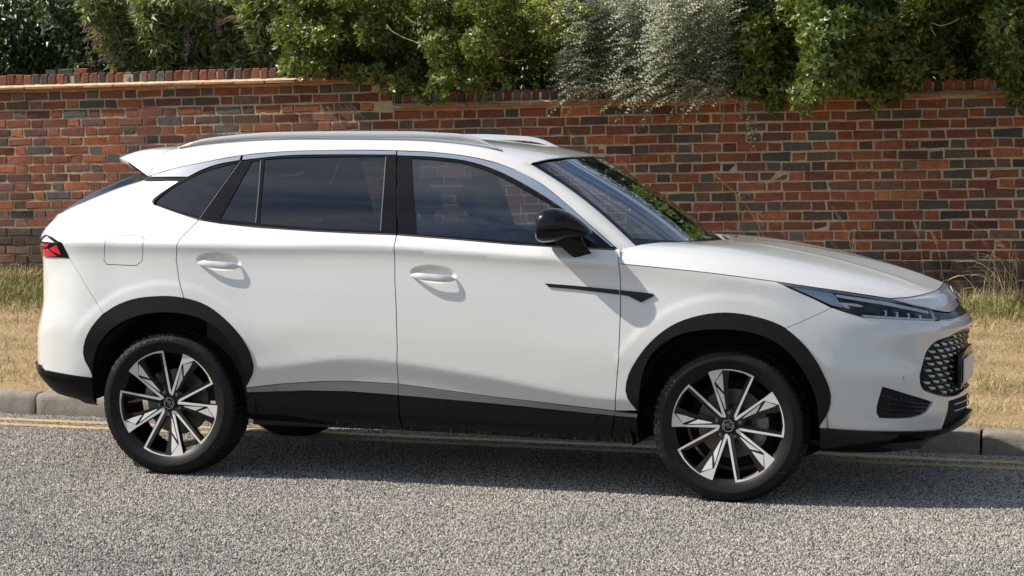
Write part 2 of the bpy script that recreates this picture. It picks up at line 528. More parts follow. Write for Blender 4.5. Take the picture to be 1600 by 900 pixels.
# ================================================================== BRICK WALL
TILT = math.atan(0.0228)          # the courses climb a little to the right against the sloping road
WALL = empty('brick_wall', (1.5, WY, 1.9836), (0, -TILT, 0))
tag(WALL, 'old red and blue-grey brick garden wall with a stepped tiled coping behind the verge', 'wall')
ZB = [(0.33, 0.075, 0.038), (0.30, 0.062, 0.032)]
BRICK_COLS = [(0.00, (0.180, 0.058, 0.033)), (0.16, (0.220, 0.070, 0.036)), (0.28, (0.135, 0.046, 0.033)), (0.42, (0.250, 0.084, 0.038)),
              (0.47, (0.115, 0.053, 0.042)), (0.57, (0.085, 0.057, 0.050)), (0.67, (0.070, 0.062, 0.062)), (0.75, (0.095, 0.082, 0.070)),
              (0.83, (0.130, 0.070, 0.054)), (0.91, (0.190, 0.062, 0.036)), (0.975, (0.330, 0.120, 0.048))]
def make_brick(name, island, cols=BRICK_COLS, lime=0.35):
    m, ns, ls, b = nmat(name)
    if island:
        g = ns.new('ShaderNodeNewGeometry'); rnd = g.outputs['Random Per Island']
    else:
        g = ns.new('ShaderNodeObjectInfo'); rnd = g.outputs['Random']
    r = ramp(ns, cols, 'CONSTANT'); ls.new(rnd, r.inputs['Fac'])
    tc = ns.new('ShaderNodeTexCoord')
    geo = ns.new('ShaderNodeNewGeometry')
    pos = geo.outputs['Position']
    n = noise(ns, ls, pos, 22, 8, 0.7)
    n2 = noise(ns, ls, pos, 150, 4, 0.6)
    n3 = noise(ns, ls, pos, 0.8, 5, 0.6)
    # small individual shift in tone
    sh = mathn(ns, ls, 'FRACT', mathn(ns, ls, 'MULTIPLY', rnd, 37.7))
    hs = ns.new('ShaderNodeHueSaturation')
    ls.new(mathn(ns, ls, 'ADD', mathn(ns, ls, 'MULTIPLY', sh, 0.75), 0.72), hs.inputs['Value'])
    ls.new(r.outputs['Color'], hs.inputs['Color'])
    v = ramp(ns, [(0.25, (0.55, 0.55, 0.58)), (0.5, (1, 1, 1)), (0.75, (1.45, 1.35, 1.25))]); ls.new(n.outputs['Fac'], v.inputs['Fac'])
    c = mix(ns, ls, 1.0, hs.outputs['Color'], v.outputs['Color'], 'MULTIPLY')
    # pale lime specks and bloom
    sp = ramp(ns, [(0.66, (0, 0, 0)), (0.73, (1, 1, 1))]); ls.new(n2.outputs['Fac'], sp.inputs['Fac'])
    c = mix(ns, ls, mathn(ns, ls, 'MULTIPLY', sp.outputs['Color'], lime), c, (0.42, 0.36, 0.29))
    # broad soot and algae weathering
    so = ramp(ns, [(0.36, (1.08, 1.06, 1.0)), (0.66, (0.66, 0.68, 0.60))]); ls.new(n3.outputs['Fac'], so.inputs['Fac'])
    c = mix(ns, ls, 1.0, c, so.outputs['Color'], 'MULTIPLY')
    ls.new(c, b.inputs['Base Color'])
    b.inputs['Roughness'].default_value = 0.88
    hgt = mathn(ns, ls, 'ADD', n.outputs['Fac'], mathn(ns, ls, 'MULTIPLY', n2.outputs['Fac'], 0.5))
    bump(ns, ls, hgt, 0.75, 0.006, b)
    return m
M_BRICK = make_brick('weathered_brick', False)
M_BRICKI = make_brick('weathered_brick_far', True)
def make_mortar():
    m, ns, ls, b = nmat('lime_mortar')
    g = ns.new('ShaderNodeNewGeometry')
    n = noise(ns, ls, g.outputs['Position'], 40, 8, 0.7); n2 = noise(ns, ls, g.outputs['Position'], 1.3, 4)
    r = ramp(ns, [(0.3, (0.29, 0.245, 0.175)), (0.7, (0.54, 0.47, 0.36))]); ls.new(n.outputs['Fac'], r.inputs['Fac'])
    r3 = ramp(ns, [(0.35, (0.75, 0.75, 0.72)), (0.65, (1.1, 1.08, 1.05))]); ls.new(n2.outputs['Fac'], r3.inputs['Fac'])
    ls.new(mix(ns, ls, 1.0, r.outputs['Color'], r3.outputs['Color'], 'MULTIPLY'), b.inputs['Base Color'])
    b.inputs['Roughness'].default_value = 0.95
    bump(ns, ls, n.outputs['Fac'], 1.0, 0.008, b)
    return m
M_MORTAR = make_mortar()
M_FILLET = plain('cream_mortar_fillet', (0.55, 0.44, 0.28), 0.9, vary=0.25, scale=18, bmp=0.6)
M_TILE = plain('terracotta_tile', (0.36, 0.15, 0.075), 0.85, vary=0.35, scale=14, bmp=0.6)
SOOT_COLS = [(0.0, (0.060, 0.038, 0.030)), (0.25, (0.085, 0.052, 0.040)), (0.5, (0.050, 0.040, 0.036)), (0.7, (0.110, 0.058, 0.040)), (0.85, (0.075, 0.066, 0.055))]
M_PLINTH = make_brick('sooty_brick_joined', True, SOOT_COLS, 0.55)
M_PLINTHO = make_brick('sooty_brick', False, SOOT_COLS, 0.55)
M_MORTARD = plain('dirty_mortar', (0.14, 0.115, 0.085), 0.95, vary=0.5, scale=14, bmp=0.8)

def brick_geo(L, H, D, rg, r=0.004, rough=0.0024):
    """face towards -y, centre of the face plane at origin"""
    l, h = L/2, H/2
    V = []
    def ring(sx, sz, y, j):
        for (a, b) in ((-1, -1), (1, -1), (1, 1), (-1, 1)):
            V.append((a*sx+rg.normal(0, j), y+rg.normal(0, j*0.6), b*sz+rg.normal(0, j)))
    cr = r*rg.uniform(0.7, 1.8)
    ring(l-cr, h-cr*0.8, 0.0, rough)
    ring(l, h, cr*0.9, rough)
    ring(l, h, D, 0.0)
    for i in range(4): V[8+i] = (V[4+i][0], D, V[4+i][2])
    F = [(0, 1, 2, 3)]
    for a in (0, 4):
        for k in range(4): F.append((a+k, a+4+k, a+4+(k+1) % 4, a+(k+1) % 4))
    return V, F
XSTEP = -1.245-1.5          # wall steps down here (wall coordinates)
layout = []                 # (s0, s1, h0, proud)
rgb = np.random.default_rng(21)
Z_CAM_OK = None
def in_car(px):
    u, v = px
    return 60 < u < 1520 and v > (205 if 290 < u < 800 else 205+max(0, (290-u)*0.55) if u <= 290 else 205+(u-800)*0.32)
GA = 0.075
x_lo, x_hi = -13.0, 11.0
for n in range(-3, 26):
    h0 = -GA*(n+1)
    s = x_lo+(0.16875 if n % 2 else 0.0)+rgb.uniform(-0.01, 0.01)
    k = 0
    while s < x_hi:
        L = (0.215 if k % 2 == 0 else 0.1025)*rgb.uniform(0.985, 1.015)
        j = 0.0125
        c = s+L/2
        top_ok = (n >= 0) or (c+L/2 < XSTEP+0.02)
        if n < 0 and c < XSTEP and c+L/2 > XSTEP-0.01: L = max(0.05, XSTEP-0.005-s)
        plinth = 15 if False else None
        pl_n = 12 if c < XSTEP else 16          # first plinth course
        if top_ok: layout.append((s, L, h0, n >= pl_n, n == pl_n))
        s += L+j; k += 1
stretch = [mesh_np('brick', *brick_geo(0.215, 0.0615, 0.05, np.random.default_rng(100+i)), M_BRICK, True, 25) for i in range(9)]
header = [mesh_np('brick', *brick_geo(0.1025, 0.0615, 0.05, np.random.default_rng(200+i)), M_BRICK, True, 25) for i in range(7)]
def _sooty(lst):
    out = []
    for m_ in lst:
        c = m_.copy(); c.materials.clear(); c.materials.append(M_PLINTHO); out.append(c)
    return out
stretch_p, header_p = _sooty(stretch), _sooty(header)
cT, sT = math.cos(TILT), math.sin(TILT)
def wall_to_world(s, h, y=0.0): return (1.5+s*cT-h*sT, WY+y, 1.9836+s*sT+h*cT)
cand = []
for idx, (s, L, h0, pl, pl1) in enumerate(layout):
    p = to_px(np.array([wall_to_world(s, h0+0.037), wall_to_world(s+L, h0+0.037)]))
    c = p.mean(0)
    if -10 < c[0] < 1610 and 100 < c[1] < 470 and not in_car(c):
        cand.append((-(p[1, 0]-p[0, 0]), idx))
cand.sort()
single = {i for _, i in cand[:300]}
print('bricks in view', len(cand), 'total', len(layout))
Vs, Fs = [], []; Vp, Fp = [], []
for idx, (s, L, h0, pl, pl1) in enumerate(layout):
    proud = -0.050 if pl else 0.0
    yy = proud+rgb.normal(0, 0.0012)
    rz = rgb.normal(0, 0.0022)
    if idx in single and 0.09 < L:
        long_ = L > 0.16
        me = ((stretch_p if long_ else header_p) if pl else (stretch if long_ else header))[idx % (9 if long_ else 7)]
        o = link('brick', me, WALL)
        o.location = (s+L/2, yy-0.0028, h0+0.037+rgb.normal(0, 0.0012))
        o.scale = (L/(0.215 if long_ else 0.1025), 1, 1)
        o.rotation_euler = (rgb.normal(0, 0.003), rz, rgb.normal(0, 0.003))
    else:
        g = np.array(brick_geo(L, 0.0615, 0.05, rgb)[0])
        g += np.array([s+L/2, yy-0.0028, h0+0.037+rgb.normal(0, 0.0012)])
        tV, tF = (Vp, Fp) if pl else (Vs, Fs)
        b = len(tV)*12
        tV.append(g)
        base = [(0, 1, 2, 3)]+[(a+k, a+4+k, a+4+(k+1) % 4, a+(k+1) % 4) for a in (0, 4) for k in range(4)]
        tF.append(np.array(base)+b)
tag(link('brickwork', mesh_np('brickwork', np.concatenate(Vs), np.concatenate(Fs), M_BRICKI, True, 25), WALL), kind='stuff')
tag(link('plinth_brickwork', mesh_np('plinth_brickwork', np.concatenate(Vp), np.concatenate(Fp), M_PLINTH, True, 25), WALL), kind='stuff')
# mortar bed behind the bricks, with a slightly uneven face
def mortar_sheet(s0, s1, h0, h1, y):
    nx = int((s1-s0)/0.05); nz = max(2, int((h1-h0)/0.03))
    X, Z = np.meshgrid(np.linspace(s0, s1, nx+1), np.linspace(h0, h1, nz+1), indexing='ij')
    Y = y+RNG.normal(0, 0.0009, X.shape)
    V = np.stack([X.ravel(), Y.ravel(), Z.ravel()], 1)
    i, j = np.meshgrid(np.arange(nx), np.arange(nz), indexing='ij')
    a = (i*(nz+1)+j).ravel()
    return V, np.stack([a, a+nz+1, a+nz+2, a+1], 1)
parts = []
for (s0, s1, h0, h1, y) in ((x_lo, XSTEP, -0.90, 0.225, 0.0025), (XSTEP, x_hi, -1.20, 0.0, 0.0025), (x_lo, XSTEP, -1.95, -0.90, -0.047), (XSTEP, x_hi, -1.95, -1.20, -0.047)):
    parts.append(mortar_sheet(s0, s1, h0, h1, y))
for (V, F), nm, mt in zip(parts, ('mortar_bed', 'mortar_bed', 'plinth_mortar', 'plinth_mortar'), (M_MORTAR, M_MORTAR, M_MORTARD, M_MORTARD)):
    link(nm, mesh_np(nm, V, F, mt, True), WALL)
mb = MB()
mb.box((x_lo, 0.03, -1.95), (XSTEP, 0.32, 0.262)); mb.box((XSTEP+0.001, 0.03, -1.95), (x_hi, 0.32, 0.036))
mb.box((x_lo, -0.048, -0.903), (XSTEP, 0.029, -0.897)); mb.box((XSTEP, -0.048, -1.203), (x_hi, 0.029, -1.197))
mb.box((XSTEP-0.004, 0.004, 0.0), (XSTEP+0.0005, 0.029, 0.25))
mb.build('wall_core', M_MORTAR, WALL, smooth=False)
# creasing tiles, fillet and brick-on-edge coping
def creasing(s0, s1, h):
    rg = np.random.default_rng(int(abs(s0*10)))
    for row, (hh, pr, th) in enumerate(((h, -0.035, 0.017), (h+0.020, -0.058, 0.017))):
        s = s0+(0.08 if row else 0)
        while s < s1-0.02:
            L = min(0.262, s1-s)
            inview = -50 < to_px(np.array([wall_to_world(s+L/2, h)]))[0, 0] < 1650
            g = MB(); g.box((-L/2, 0, 0), (L/2, 0.10, th), 0, 0.003)
            V = np.array(g.V); V += rg.normal(0, 0.0009, V.shape)
            if inview:
                o = mk('creasing_tile', V, g.F, M_TILE, WALL, True, 40)
                o.location = (s+L/2, pr+rg.normal(0, 0.003), hh+rg.normal(0, 0.0008)); o.rotation_euler = (0, rg.normal(0, 0.004), 0)
            s += L+0.006
    m = MB()
    n = int((s1-s0)/0.02)
    V = []
    for i in range(n+1):
        s = s0+(s1-s0)*i/n
        j = rg.normal(0, 0.0012)
        V += [(s, -0.055+j, h+0.039), (s, -0.050+j, h+0.044+j), (s, -0.012, h+0.058+j), (s, 0.02, h+0.060)]
    F = [(i*4+k, (i+1)*4+k, (i+1)*4+k+1, i*4+k+1) for i in range(n) for k in range(3)]
    mk('mortar_fillet', V, F, M_FILLET, WALL, True, 60)
    b = MB(); b.box((s0, -0.03, h-0.001), (s1, 0.3, h+0.037)); b.build('creasing_bed', M_MORTAR, WALL, smooth=False)
creasing(x_lo, XSTEP+0.005, 0.225+0.001)
creasing(XSTEP+0.012, x_hi, 0.001)
cop = []
for i in range(6):
    V, F = brick_geo(0.0645, 0.083, 0.21, np.random.default_rng(300+i), 0.006, 0.003)
    cop.append(mesh_np('coping_brick', V, F, M_BRICK, True, 25))
for (s0, s1, h) in ((x_lo, XSTEP-0.52, 0.285), (XSTEP+0.012, x_hi, 0.059)):
    s = s0; i = 0; far = MB()
    while s < s1:
        u = to_px(np.array([wall_to_world(s, h)]))[0, 0]
        if -20 < u < 1620:
            o = link('coping_brick', cop[rgb.integers(6)], WALL)
            o.location = (s+0.035, -0.012+rgb.normal(0, 0.003), h+0.042+rgb.normal(0, 0.002)); o.rotation_euler = (rgb.normal(0, 0.02), rgb.normal(0, 0.02), 0)
        else:
            V, F = brick_geo(0.0645, 0.083, 0.21, rgb, 0.006, 0.003)
            far.add([(v[0]+s+0.035, v[1]-0.012, v[2]+h+0.042) for v in V], F)
        s += 0.0755; i += 1
    tag(far.build('coping_brickwork', M_BRICKI, WALL), kind='stuff')
    m = MB(); m.box((s0, -0.004, h), (s1, 0.20, h+0.066)); m.build('coping_bed', M_MORTAR, WALL, smooth=False)
# capped pier standing up behind the wall on the left
PIER = empty('brick_pier', (*wall_to_world(0, 0, 0)[:1], WY, 1.9836), (0, -TILT, 0))
tag(PIER, 'short brick pier top rising behind the left end of the wall, under the dark hedge', 'pier')
pc = ray_y(115, 115, WY+0.25); ps = pc[0]-1.5
ph = pc[2]-1.9836-ps*sT
m = MB(); m.box((ps-0.21, 0.13, ph-0.10), (ps+0.19, 0.50, ph-0.040), 0, 0.008); m.build('pier_slab', M_FILLET, PIER)
for i, (dx, L) in enumerate(((-0.155, 0.1), (-0.025, 0.145), (0.115, 0.12))):
    V, F = brick_geo(L, 0.072, 0.22, np.random.default_rng(400+i), 0.006, 0.003)
    o = mk('brick', V, F, M_BRICK, PIER, True, 25); o.location = (ps+dx, 0.16, ph)
m = MB(); m.box((ps-0.19, 0.20, -0.4), (ps+0.17, 0.48, ph+0.03)); m.build('pier_core', M_MORTAR, PIER, smooth=False)
# ================================================================== PLANTS over the wall
def make_leaf(name, cols, rough=0.42, spec=0.5, trans=0.28, under=None, tcol=(1.55, 1.6, 0.6)):
    m, ns, ls, b = nmat(name)
    out = ns['Material Output']
    g = ns.new('ShaderNodeNewGeometry')
    r = ramp(ns, [(p, c) for p, c in cols]); ls.new(g.outputs['Random Per Island'], r.inputs['Fac'])
    n = noise(ns, ls, g.outputs['Position'], 2.2, 4, 0.6)
    v = ramp(ns, [(0.35, (0.75, 0.80, 0.72)), (0.65, (1.18, 1.12, 1.0))]); ls.new(n.outputs['Fac'], v.inputs['Fac'])
    c = mix(ns, ls, 1.0, r.outputs['Color'], v.outputs['Color'], 'MULTIPLY')
    if under is not None: c = mix(ns, ls, g.outputs['Backfacing'], c, under)
    ls.new(c, b.inputs['Base Color'])
    b.inputs['Roughness'].default_value = rough
    b.inputs['Specular IOR Level'].default_value = spec
    t = ns.new('ShaderNodeBsdfTranslucent')
    ls.new(mix(ns, ls, 1.0, c, tcol, 'MULTIPLY'), t.inputs['Color'])
    mx = ns.new('ShaderNodeMixShader'); mx.inputs['Fac'].default_value = trans
    ls.new(b.outputs[0], mx.inputs[1]); ls.new(t.outputs[0], mx.inputs[2]); ls.new(mx.outputs[0], out.inputs['Surface'])
    return m
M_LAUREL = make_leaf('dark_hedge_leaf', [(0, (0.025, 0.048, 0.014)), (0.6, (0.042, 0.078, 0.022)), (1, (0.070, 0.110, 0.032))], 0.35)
M_BUDD = make_leaf('buddleia_leaf', [(0, (0.11, 0.155, 0.055)), (0.5, (0.18, 0.235, 0.09)), (0.85, (0.28, 0.33, 0.16)), (1, (0.36, 0.37, 0.08))], 0.5, under=(0.20, 0.23, 0.17))
M_EUON = make_leaf('glossy_shrub_leaf', [(0, (0.060, 0.090, 0.020)), (0.5, (0.120, 0.165, 0.034)), (0.90, (0.24, 0.28, 0.065)), (0.985, (0.12, 0.17, 0.04)), (1.0, (0.45, 0.26, 0.05))], 0.33, 0.5)
M_NAND = make_leaf('yellow_shrub_leaf', [(0, (0.11, 0.17, 0.03)), (0.5, (0.22, 0.29, 0.05)), (0.85, (0.38, 0.38, 0.09)), (1, (0.48, 0.32, 0.15))], 0.45)
M_SILV = make_leaf('silver_shrub_leaf', [(0, (0.15, 0.165, 0.115)), (0.5, (0.29, 0.31, 0.23)), (1, (0.50, 0.52, 0.42))], 0.5, trans=0.2, tcol=(1.1, 1.15, 0.85), under=(0.46, 0.48, 0.42))
M_PITT = make_leaf('dark_evergreen_leaf', [(0, (0.045, 0.075, 0.020)), (0.5, (0.100, 0.145, 0.034)), (0.9, (0.23, 0.28, 0.075)), (0.992, (0.08, 0.12, 0.03)), (1.0, (0.40, 0.27, 0.05))], 0.33, 0.5)
M_STEM = plain('bark', (0.10, 0.075, 0.05), 0.9, vary=0.3)
M_PALE = plain('pale_tendril', (0.42, 0.40, 0.26), 0.7)
M_SPIKE = plain('faded_flower_spike', (0.20, 0.14, 0.085), 0.9, vary=0.4, scale=60, bmp=0.5)
M_PURP = plain('purple_flower', (0.20, 0.12, 0.19), 0.8, vary=0.3, scale=50)

def orient(d, up_hint, rg):
    """frames with x along d"""
    d = d/np.maximum(np.linalg.norm(d, axis=1), 1e-9)[:, None]
    s = np.cross(up_hint, d); s /= np.maximum(np.linalg.norm(s, axis=1), 1e-6)[:, None]
    n = np.cross(d, s)
    return d, s, n
def leaves(pos, d, nrm, L, W, fold=0.25, curl=0.2):
    """pointed folded leaves, 4 triangles each; pos base, d axis, nrm face normal hint"""
    n = len(pos)
    d = d/np.linalg.norm(d, axis=1)[:, None]
    s = np.cross(nrm, d); s /= np.maximum(np.linalg.norm(s, axis=1), 1e-6)[:, None]
    u = np.cross(d, s)
    L = L[:, None]; W = W[:, None]
    V = np.zeros((n, 5, 3))
    V[:, 0] = pos
    V[:, 1] = pos+d*L*0.5+s*W+u*W*fold
    V[:, 2] = pos+d*L*0.52-u*L*0.0
    V[:, 3] = pos+d*L*0.5-s*W+u*W*fold
    V[:, 4] = pos+d*L*(1-0.1*curl)-u*L*curl
    T = np.array([[0, 2, 1], [0, 3, 2], [2, 4, 1], [3, 4, 2]])
    F = (T[None]+(np.arange(n)*5)[:, None, None]).reshape(-1, 3)
    return V.reshape(-1, 3), F
def unit(rg, n):
    v = rg.normal(0, 1, (n, 3)); return v/np.linalg.norm(v, axis=1)[:, None]
def shoots(rg, tips, dirs, per, L, W, spread, fold=0.25, curl=0.2, along=0.0):
    """whorls of leaves round shoot tips"""
    n = len(tips)
    tips = np.repeat(tips, per, 0); dirs = np.repeat(dirs, per, 0)
    r = unit(rg, n*per)
    r -= (r*dirs).sum(1)[:, None]*dirs
    r /= np.maximum(np.linalg.norm(r, axis=1), 1e-6)[:, None]
    sp = rg.uniform(spread*0.6, spread*1.3, n*per)[:, None]
    ax = dirs*np.cos(sp)+r*np.sin(sp)
    nm = dirs*np.sin(sp)-r*np.cos(sp)
    off = -dirs*rg.uniform(0, along, (n*per, 1)) if along else 0
    return leaves(tips+off, ax, nm, rg.uniform(L*0.65, L*1.15, n*per), rg.uniform(W*0.75, W*1.15, n*per), fold, curl)
def px_volume(rg, n, u0, u1, z_lo_fn, z_hi, y0, y1, lump=None, amp=0.12):
    """points spread behind the picture strip u0..u1 in depth y0..y1; z_lo_fn(u) = lower edge (photo v at that u)"""
    out = []
    while len(out) < n:
        u = rg.uniform(u0, u1, 4000); y = rg.uniform(0, 1, 4000)**1.6*(y1-y0)+y0
        P = np.array([ray_y(a, 100, b) for a, b in zip(u, y)])
        vlo = np.array([z_lo_fn(a) for a in u])
        zlo = np.array([ray_y(a, v, b)[2] for a, v, b in zip(u, vlo, y)])
        z = zlo+rg.uniform(0, 1, 4000)*(z_hi-zlo)
        out += [(p[0], b, zz) for p, b, zz in zip(P, y, z)]
    return np.array(out[:n])
def lumps(P, seed, f=2.6):
    rg = np.random.default_rng(seed)
    v = np.zeros(len(P))
    for k in range(5):
        w = rg.normal(0, f*(1+0.5*k), 3); ph = rg.uniform(0, 6.28)
        v += np.sin(P@w+ph)/(1+0.5*k)
    return v
def surface_cloud(rg, n, u0, u1, vlo, z_hi, y_face, depth, seed, bulge=0.22, freq=3.2, thin=2.2):
    """shoot tips on the lumpy outer face of a shrub: depth measured from a bumpy front surface"""
    u = rg.uniform(u0, u1, n)
    lo = np.interp(u, [p[0] for p in vlo], [p[1] for p in vlo])
    Pb = np.array([ray_y(a, v, y_face) for a, v in zip(u, lo)])
    z = Pb[:, 2]+(z_hi-Pb[:, 2])*rg.uniform(0, 1, n)**0.9
    P = np.stack([Pb[:, 0], np.full(n, y_face), z], 1)
    lm = lumps(P*np.array([1, 0, 1]), seed, freq)
    d = depth*rg.uniform(0, 1, n)**thin
    P[:, 1] = y_face-lm*bulge*0.5+d
    # leaves below the wall top hang in front of it
    zt = np.where(P[:, 0] < -1.25, 2.30, 2.12)+0.0228*(P[:, 0]-1.5)
    low = P[:, 2] < zt+0.03
    P[:, 1] = np.where(low & (y_face < 7.3), np.minimum(P[:, 1], 6.86-rg.uniform(0, 0.20, n)), P[:, 1])
    drop = low & (y_face < 7.3) & (rg.random(n) < 0.5)
    P, lm, d = P[~drop], lm[~drop], d[~drop]
    return P, lm, d
def join(lst):
    V = []; F = []; b = 0
    for v, f in lst:
        V.append(v); F.append(f+b); b += len(v)
    return np.concatenate(V), np.concatenate(F)
def plant(name, label, cat, loc, leafparts, mat, stems=None, group=None):
    root = empty(name, loc)
    tag(root, label, cat, group)
    V, F = join(leafparts)
    V = V-np.array(loc)
    o = link('foliage', mesh_np('foliage', V, F, mat, False), root); tag(o, kind='stuff')
    print(name, len(F))
    if stems:
        mb = MB()
        for pts, r in stems: mb.tube([tuple(np.array(p)-np.array(loc)) for p in pts], r, 5)
        mb.build('stem', M_STEM, root)
    return root
DN = np.array([0, 0, -1.0])
def stemset(rg, x0, x1, y, ztop, n, zb=0.5):
    out = []
    for _ in range(n):
        x = rg.uniform(x0, x1); yy = y+rg.uniform(-0.1, 0.3); dx = rg.normal(0, 0.3)
        out.append(([(x, yy, zb), (x+dx*0.3, yy, zb+(ztop-zb)*0.4), (x+dx, yy+rg.normal(0, 0.1), ztop)], [0.03, 0.02, 0.006]))
    return out

# 1 deep dark hedge, far left and behind everything
rg = np.random.default_rng(31)
def hedge_pts(n, u0, u1, yf, dep, vlo, zhi, seed, bulge=0.35):
    return surface_cloud(rg, n, u0, u1, vlo, zhi, yf, dep, seed, bulge, 2.2, 1.3)
P, lm, d = hedge_pts(22000, -220, 1750, 8.6, 0.9, [(-300, 190), (1900, 170)], 4.8, 5)
ax = unit(rg, len(P))*0.8+np.array([0, -0.7, -0.15])
pts1 = leaves(P, ax, unit(rg, len(P))+np.array([0, -0.6, 0.9]), rg.uniform(0.07, 0.14, len(P)), rg.uniform(0.018, 0.034, len(P)))
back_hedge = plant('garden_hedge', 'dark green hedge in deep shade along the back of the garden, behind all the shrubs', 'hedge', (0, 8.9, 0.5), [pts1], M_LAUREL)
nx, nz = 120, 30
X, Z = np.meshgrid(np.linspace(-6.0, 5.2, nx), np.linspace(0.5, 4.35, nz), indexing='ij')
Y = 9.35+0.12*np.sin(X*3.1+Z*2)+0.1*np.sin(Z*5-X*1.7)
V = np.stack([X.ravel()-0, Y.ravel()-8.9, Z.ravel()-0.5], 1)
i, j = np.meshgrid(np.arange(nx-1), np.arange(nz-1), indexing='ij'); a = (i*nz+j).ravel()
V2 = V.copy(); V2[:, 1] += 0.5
inner = plain('hedge_inner_shade', (0.018, 0.020, 0.012), 1.0, vary=0.5, scale=12)  # near-black sheet stands in for the shade deep inside the hedge
o = link('shade_backing', mesh_np('shade_backing', V, np.stack([a, a+nz, a+nz+1, a+1], 1), inner, True), back_hedge)
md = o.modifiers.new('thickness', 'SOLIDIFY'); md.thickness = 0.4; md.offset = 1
P, lm, d = surface_cloud(rg, 7000, -200, 165, [(-300, 138), (60, 128), (165, 118)], 3.0, 7.75, 0.8, 8, 0.4, 2.6, 1.4)
ax = unit(rg, len(P))*0.7+np.array([0.1, -0.5, -0.5])
g1 = leaves(P, ax, unit(rg, len(P))*0.8+np.array([-0.2, -0.6, 0.9]), rg.uniform(0.06, 0.12, len(P)), rg.uniform(0.014, 0.024, len(P)), 0.3, 0.25)
plant('laurel_bush', 'dark laurel bush in shade at the far left, above the brick pier', 'bush', (-4.6, 7.9, 0.5), [g1], M_LAUREL, stemset(rg, -5.6, -3.9, 8.0, 3.2, 5))

# 2 buddleia
rg = np.random.default_rng(32)
vlo = [(135, 60), (160, 108), (240, 112), (330, 112), (440, 118), (470, 70)]
P, lm, d = surface_cloud(rg, 2300, 140, 470, vlo, 2.95, 7.35, 0.75, 12, 0.45, 2.8, 1.5)
dirs = unit(rg, len(P))*0.55+np.array([0, -0.45, 0.35]); dirs /= np.linalg.norm(dirs, axis=1)[:, None]
g = [shoots(rg, P, dirs, 7, 0.115, 0.014, 1.05, 0.3, 0.45, 0.12)]
stems = [([tuple(p-dd*0.35+np.array([0, 0.1, -0.15])), tuple(p)], [0.006, 0.003]) for p, dd in zip(P[:260], dirs[:260])]
bud = plant('buddleia_bush', 'buddleia with narrow grey-green leaves and faded flower spikes, left of the glossy shrub', 'bush', (-3.4, 7.8, 0.5), g, M_BUDD, stems+stemset(rg, -4.0, -2.2, 7.9, 3.0, 6))
def spike(u, v, dx, dz, L, mat, name):
    p = ray_y(u, v, 7.32+random.uniform(-0.1, 0.1))
    q = p+np.array([dx, -0.06, dz])/math.hypot(dx, dz)*L
    mb = MB(); n = 9
    for i in range(n):
        c = p+(q-p)*i/(n-1)+np.array([0, 0, -0.02*(i/n)**2]); rr = 0.016*(1-0.75*i/(n-1))+0.003
        for k in range(6):
            a = random.uniform(0, 6.28); o = np.array([math.cos(a)*rr, random.uniform(-rr, rr), math.sin(a)*rr])
            s_ = 0.007
            cc = c+o
            V = [cc+np.array(w)*s_ for w in ((1, 0, 0), (-1, 0, 0), (0, 1, 0), (0, -1, 0), (0, 0, 1), (0, 0, -1))]
            mb.add(V, [(0, 2, 4), (2, 1, 4), (1, 3, 4), (3, 0, 4), (2, 0, 5), (1, 2, 5), (3, 1, 5), (0, 3, 5)])
    mb.V = [tuple(np.array(v)-np.array((-3.4, 7.8, 0.5))) for v in mb.V]
    o = mb.build(name, mat, bud, smooth=False)
for (u, v, dx, dz, L) in ((148, 10, -1, 0.35, 0.24), (152, 40, -1, 0.15, 0.2), (158, 60, -1, 0.0, 0.16), (165, 76, -1, -0.2, 0.17), (172, 84, 0.8, -0.5, 0.15), (150, 100, -1, .05, 0.18),
                  (175, 38, -1, 0.3, 0.18), (205, 22, -0.6, 0.9, 0.2), (226, 20, -0.3, 1, 0.2), (262, 40, 1, 0.2, 0.2), (296, 16, -0.1, 1, 0.2), (312, 24, 0, 1, 0.18),
                  (268, 50, 1, 0.1, 0.16), (330, 42, 1, 0.4, 0.18), (370, 30, 1, -0.4, 0.18), (186, 100, -1, 0.3, 0.15), (380, 40, 1, 0.2, 0.15), (240, 55, -1, -0.1, 0.2), (285, 108, 1, 0.2, 0.14), (345, 35, 0.8, 0.3, 0.14)):
    spike(u, v, dx, dz, L, M_SPIKE, 'flower_spike')
for (u, v, dx, dz, L) in ((340, 36, 0.2, -1, 0.09), (292, 50, 0, -1, 0.12), (296, 66, -0.2, -1, 0.14), (155, 64, -1, -0.3, 0.06), (165, 95, -1, 0.2, 0.06), (140, 48, -1, 0.1, 0.05)):
    spike(u, v, dx, dz, L, M_PURP, 'purple_flower')

# 3 glossy shrub spilling over the step in the wall
rg = np.random.default_rng(33)
vlo = [(425, 60), (435, 112), (470, 120), (540, 118), (562, 128), (600, 140), (640, 150), (665, 162), (700, 158), (725, 150), (760, 128), (800, 60)]
P, lm, d = surface_cloud(rg, 5600, 425, 800, vlo, 2.95, 6.82, 0.9, 17, 0.75, 4.0, 1.6)
k = (P[:, 1] > 6.55) | (rg.random(len(P)) < 0.5); P = P[k]
dirs = unit(rg, len(P))*0.75+np.array([0, -0.75, 0.35]); dirs /= np.linalg.norm(dirs, axis=1)[:, None]
g = [shoots(rg, P, dirs, 7, 0.060, 0.0135, 1.0, 0.25, 0.25, 0.03)]
sh = plant('glossy_shrub', 'glossy mid green shrub spilling over the wall at the step in its coping', 'bush', (-1.3, 7.5, 0.5), g, M_EUON, stemset(rg, -1.9, -0.5, 7.6, 3.2, 6))
P2, _, _ = surface_cloud(rg, 90, 505, 560, [(500, 122), (560, 124)], 2.35, 6.95, 0.15, 3, 0.1)
P2 = P2[np.argsort(P2[:, 2])][:60]
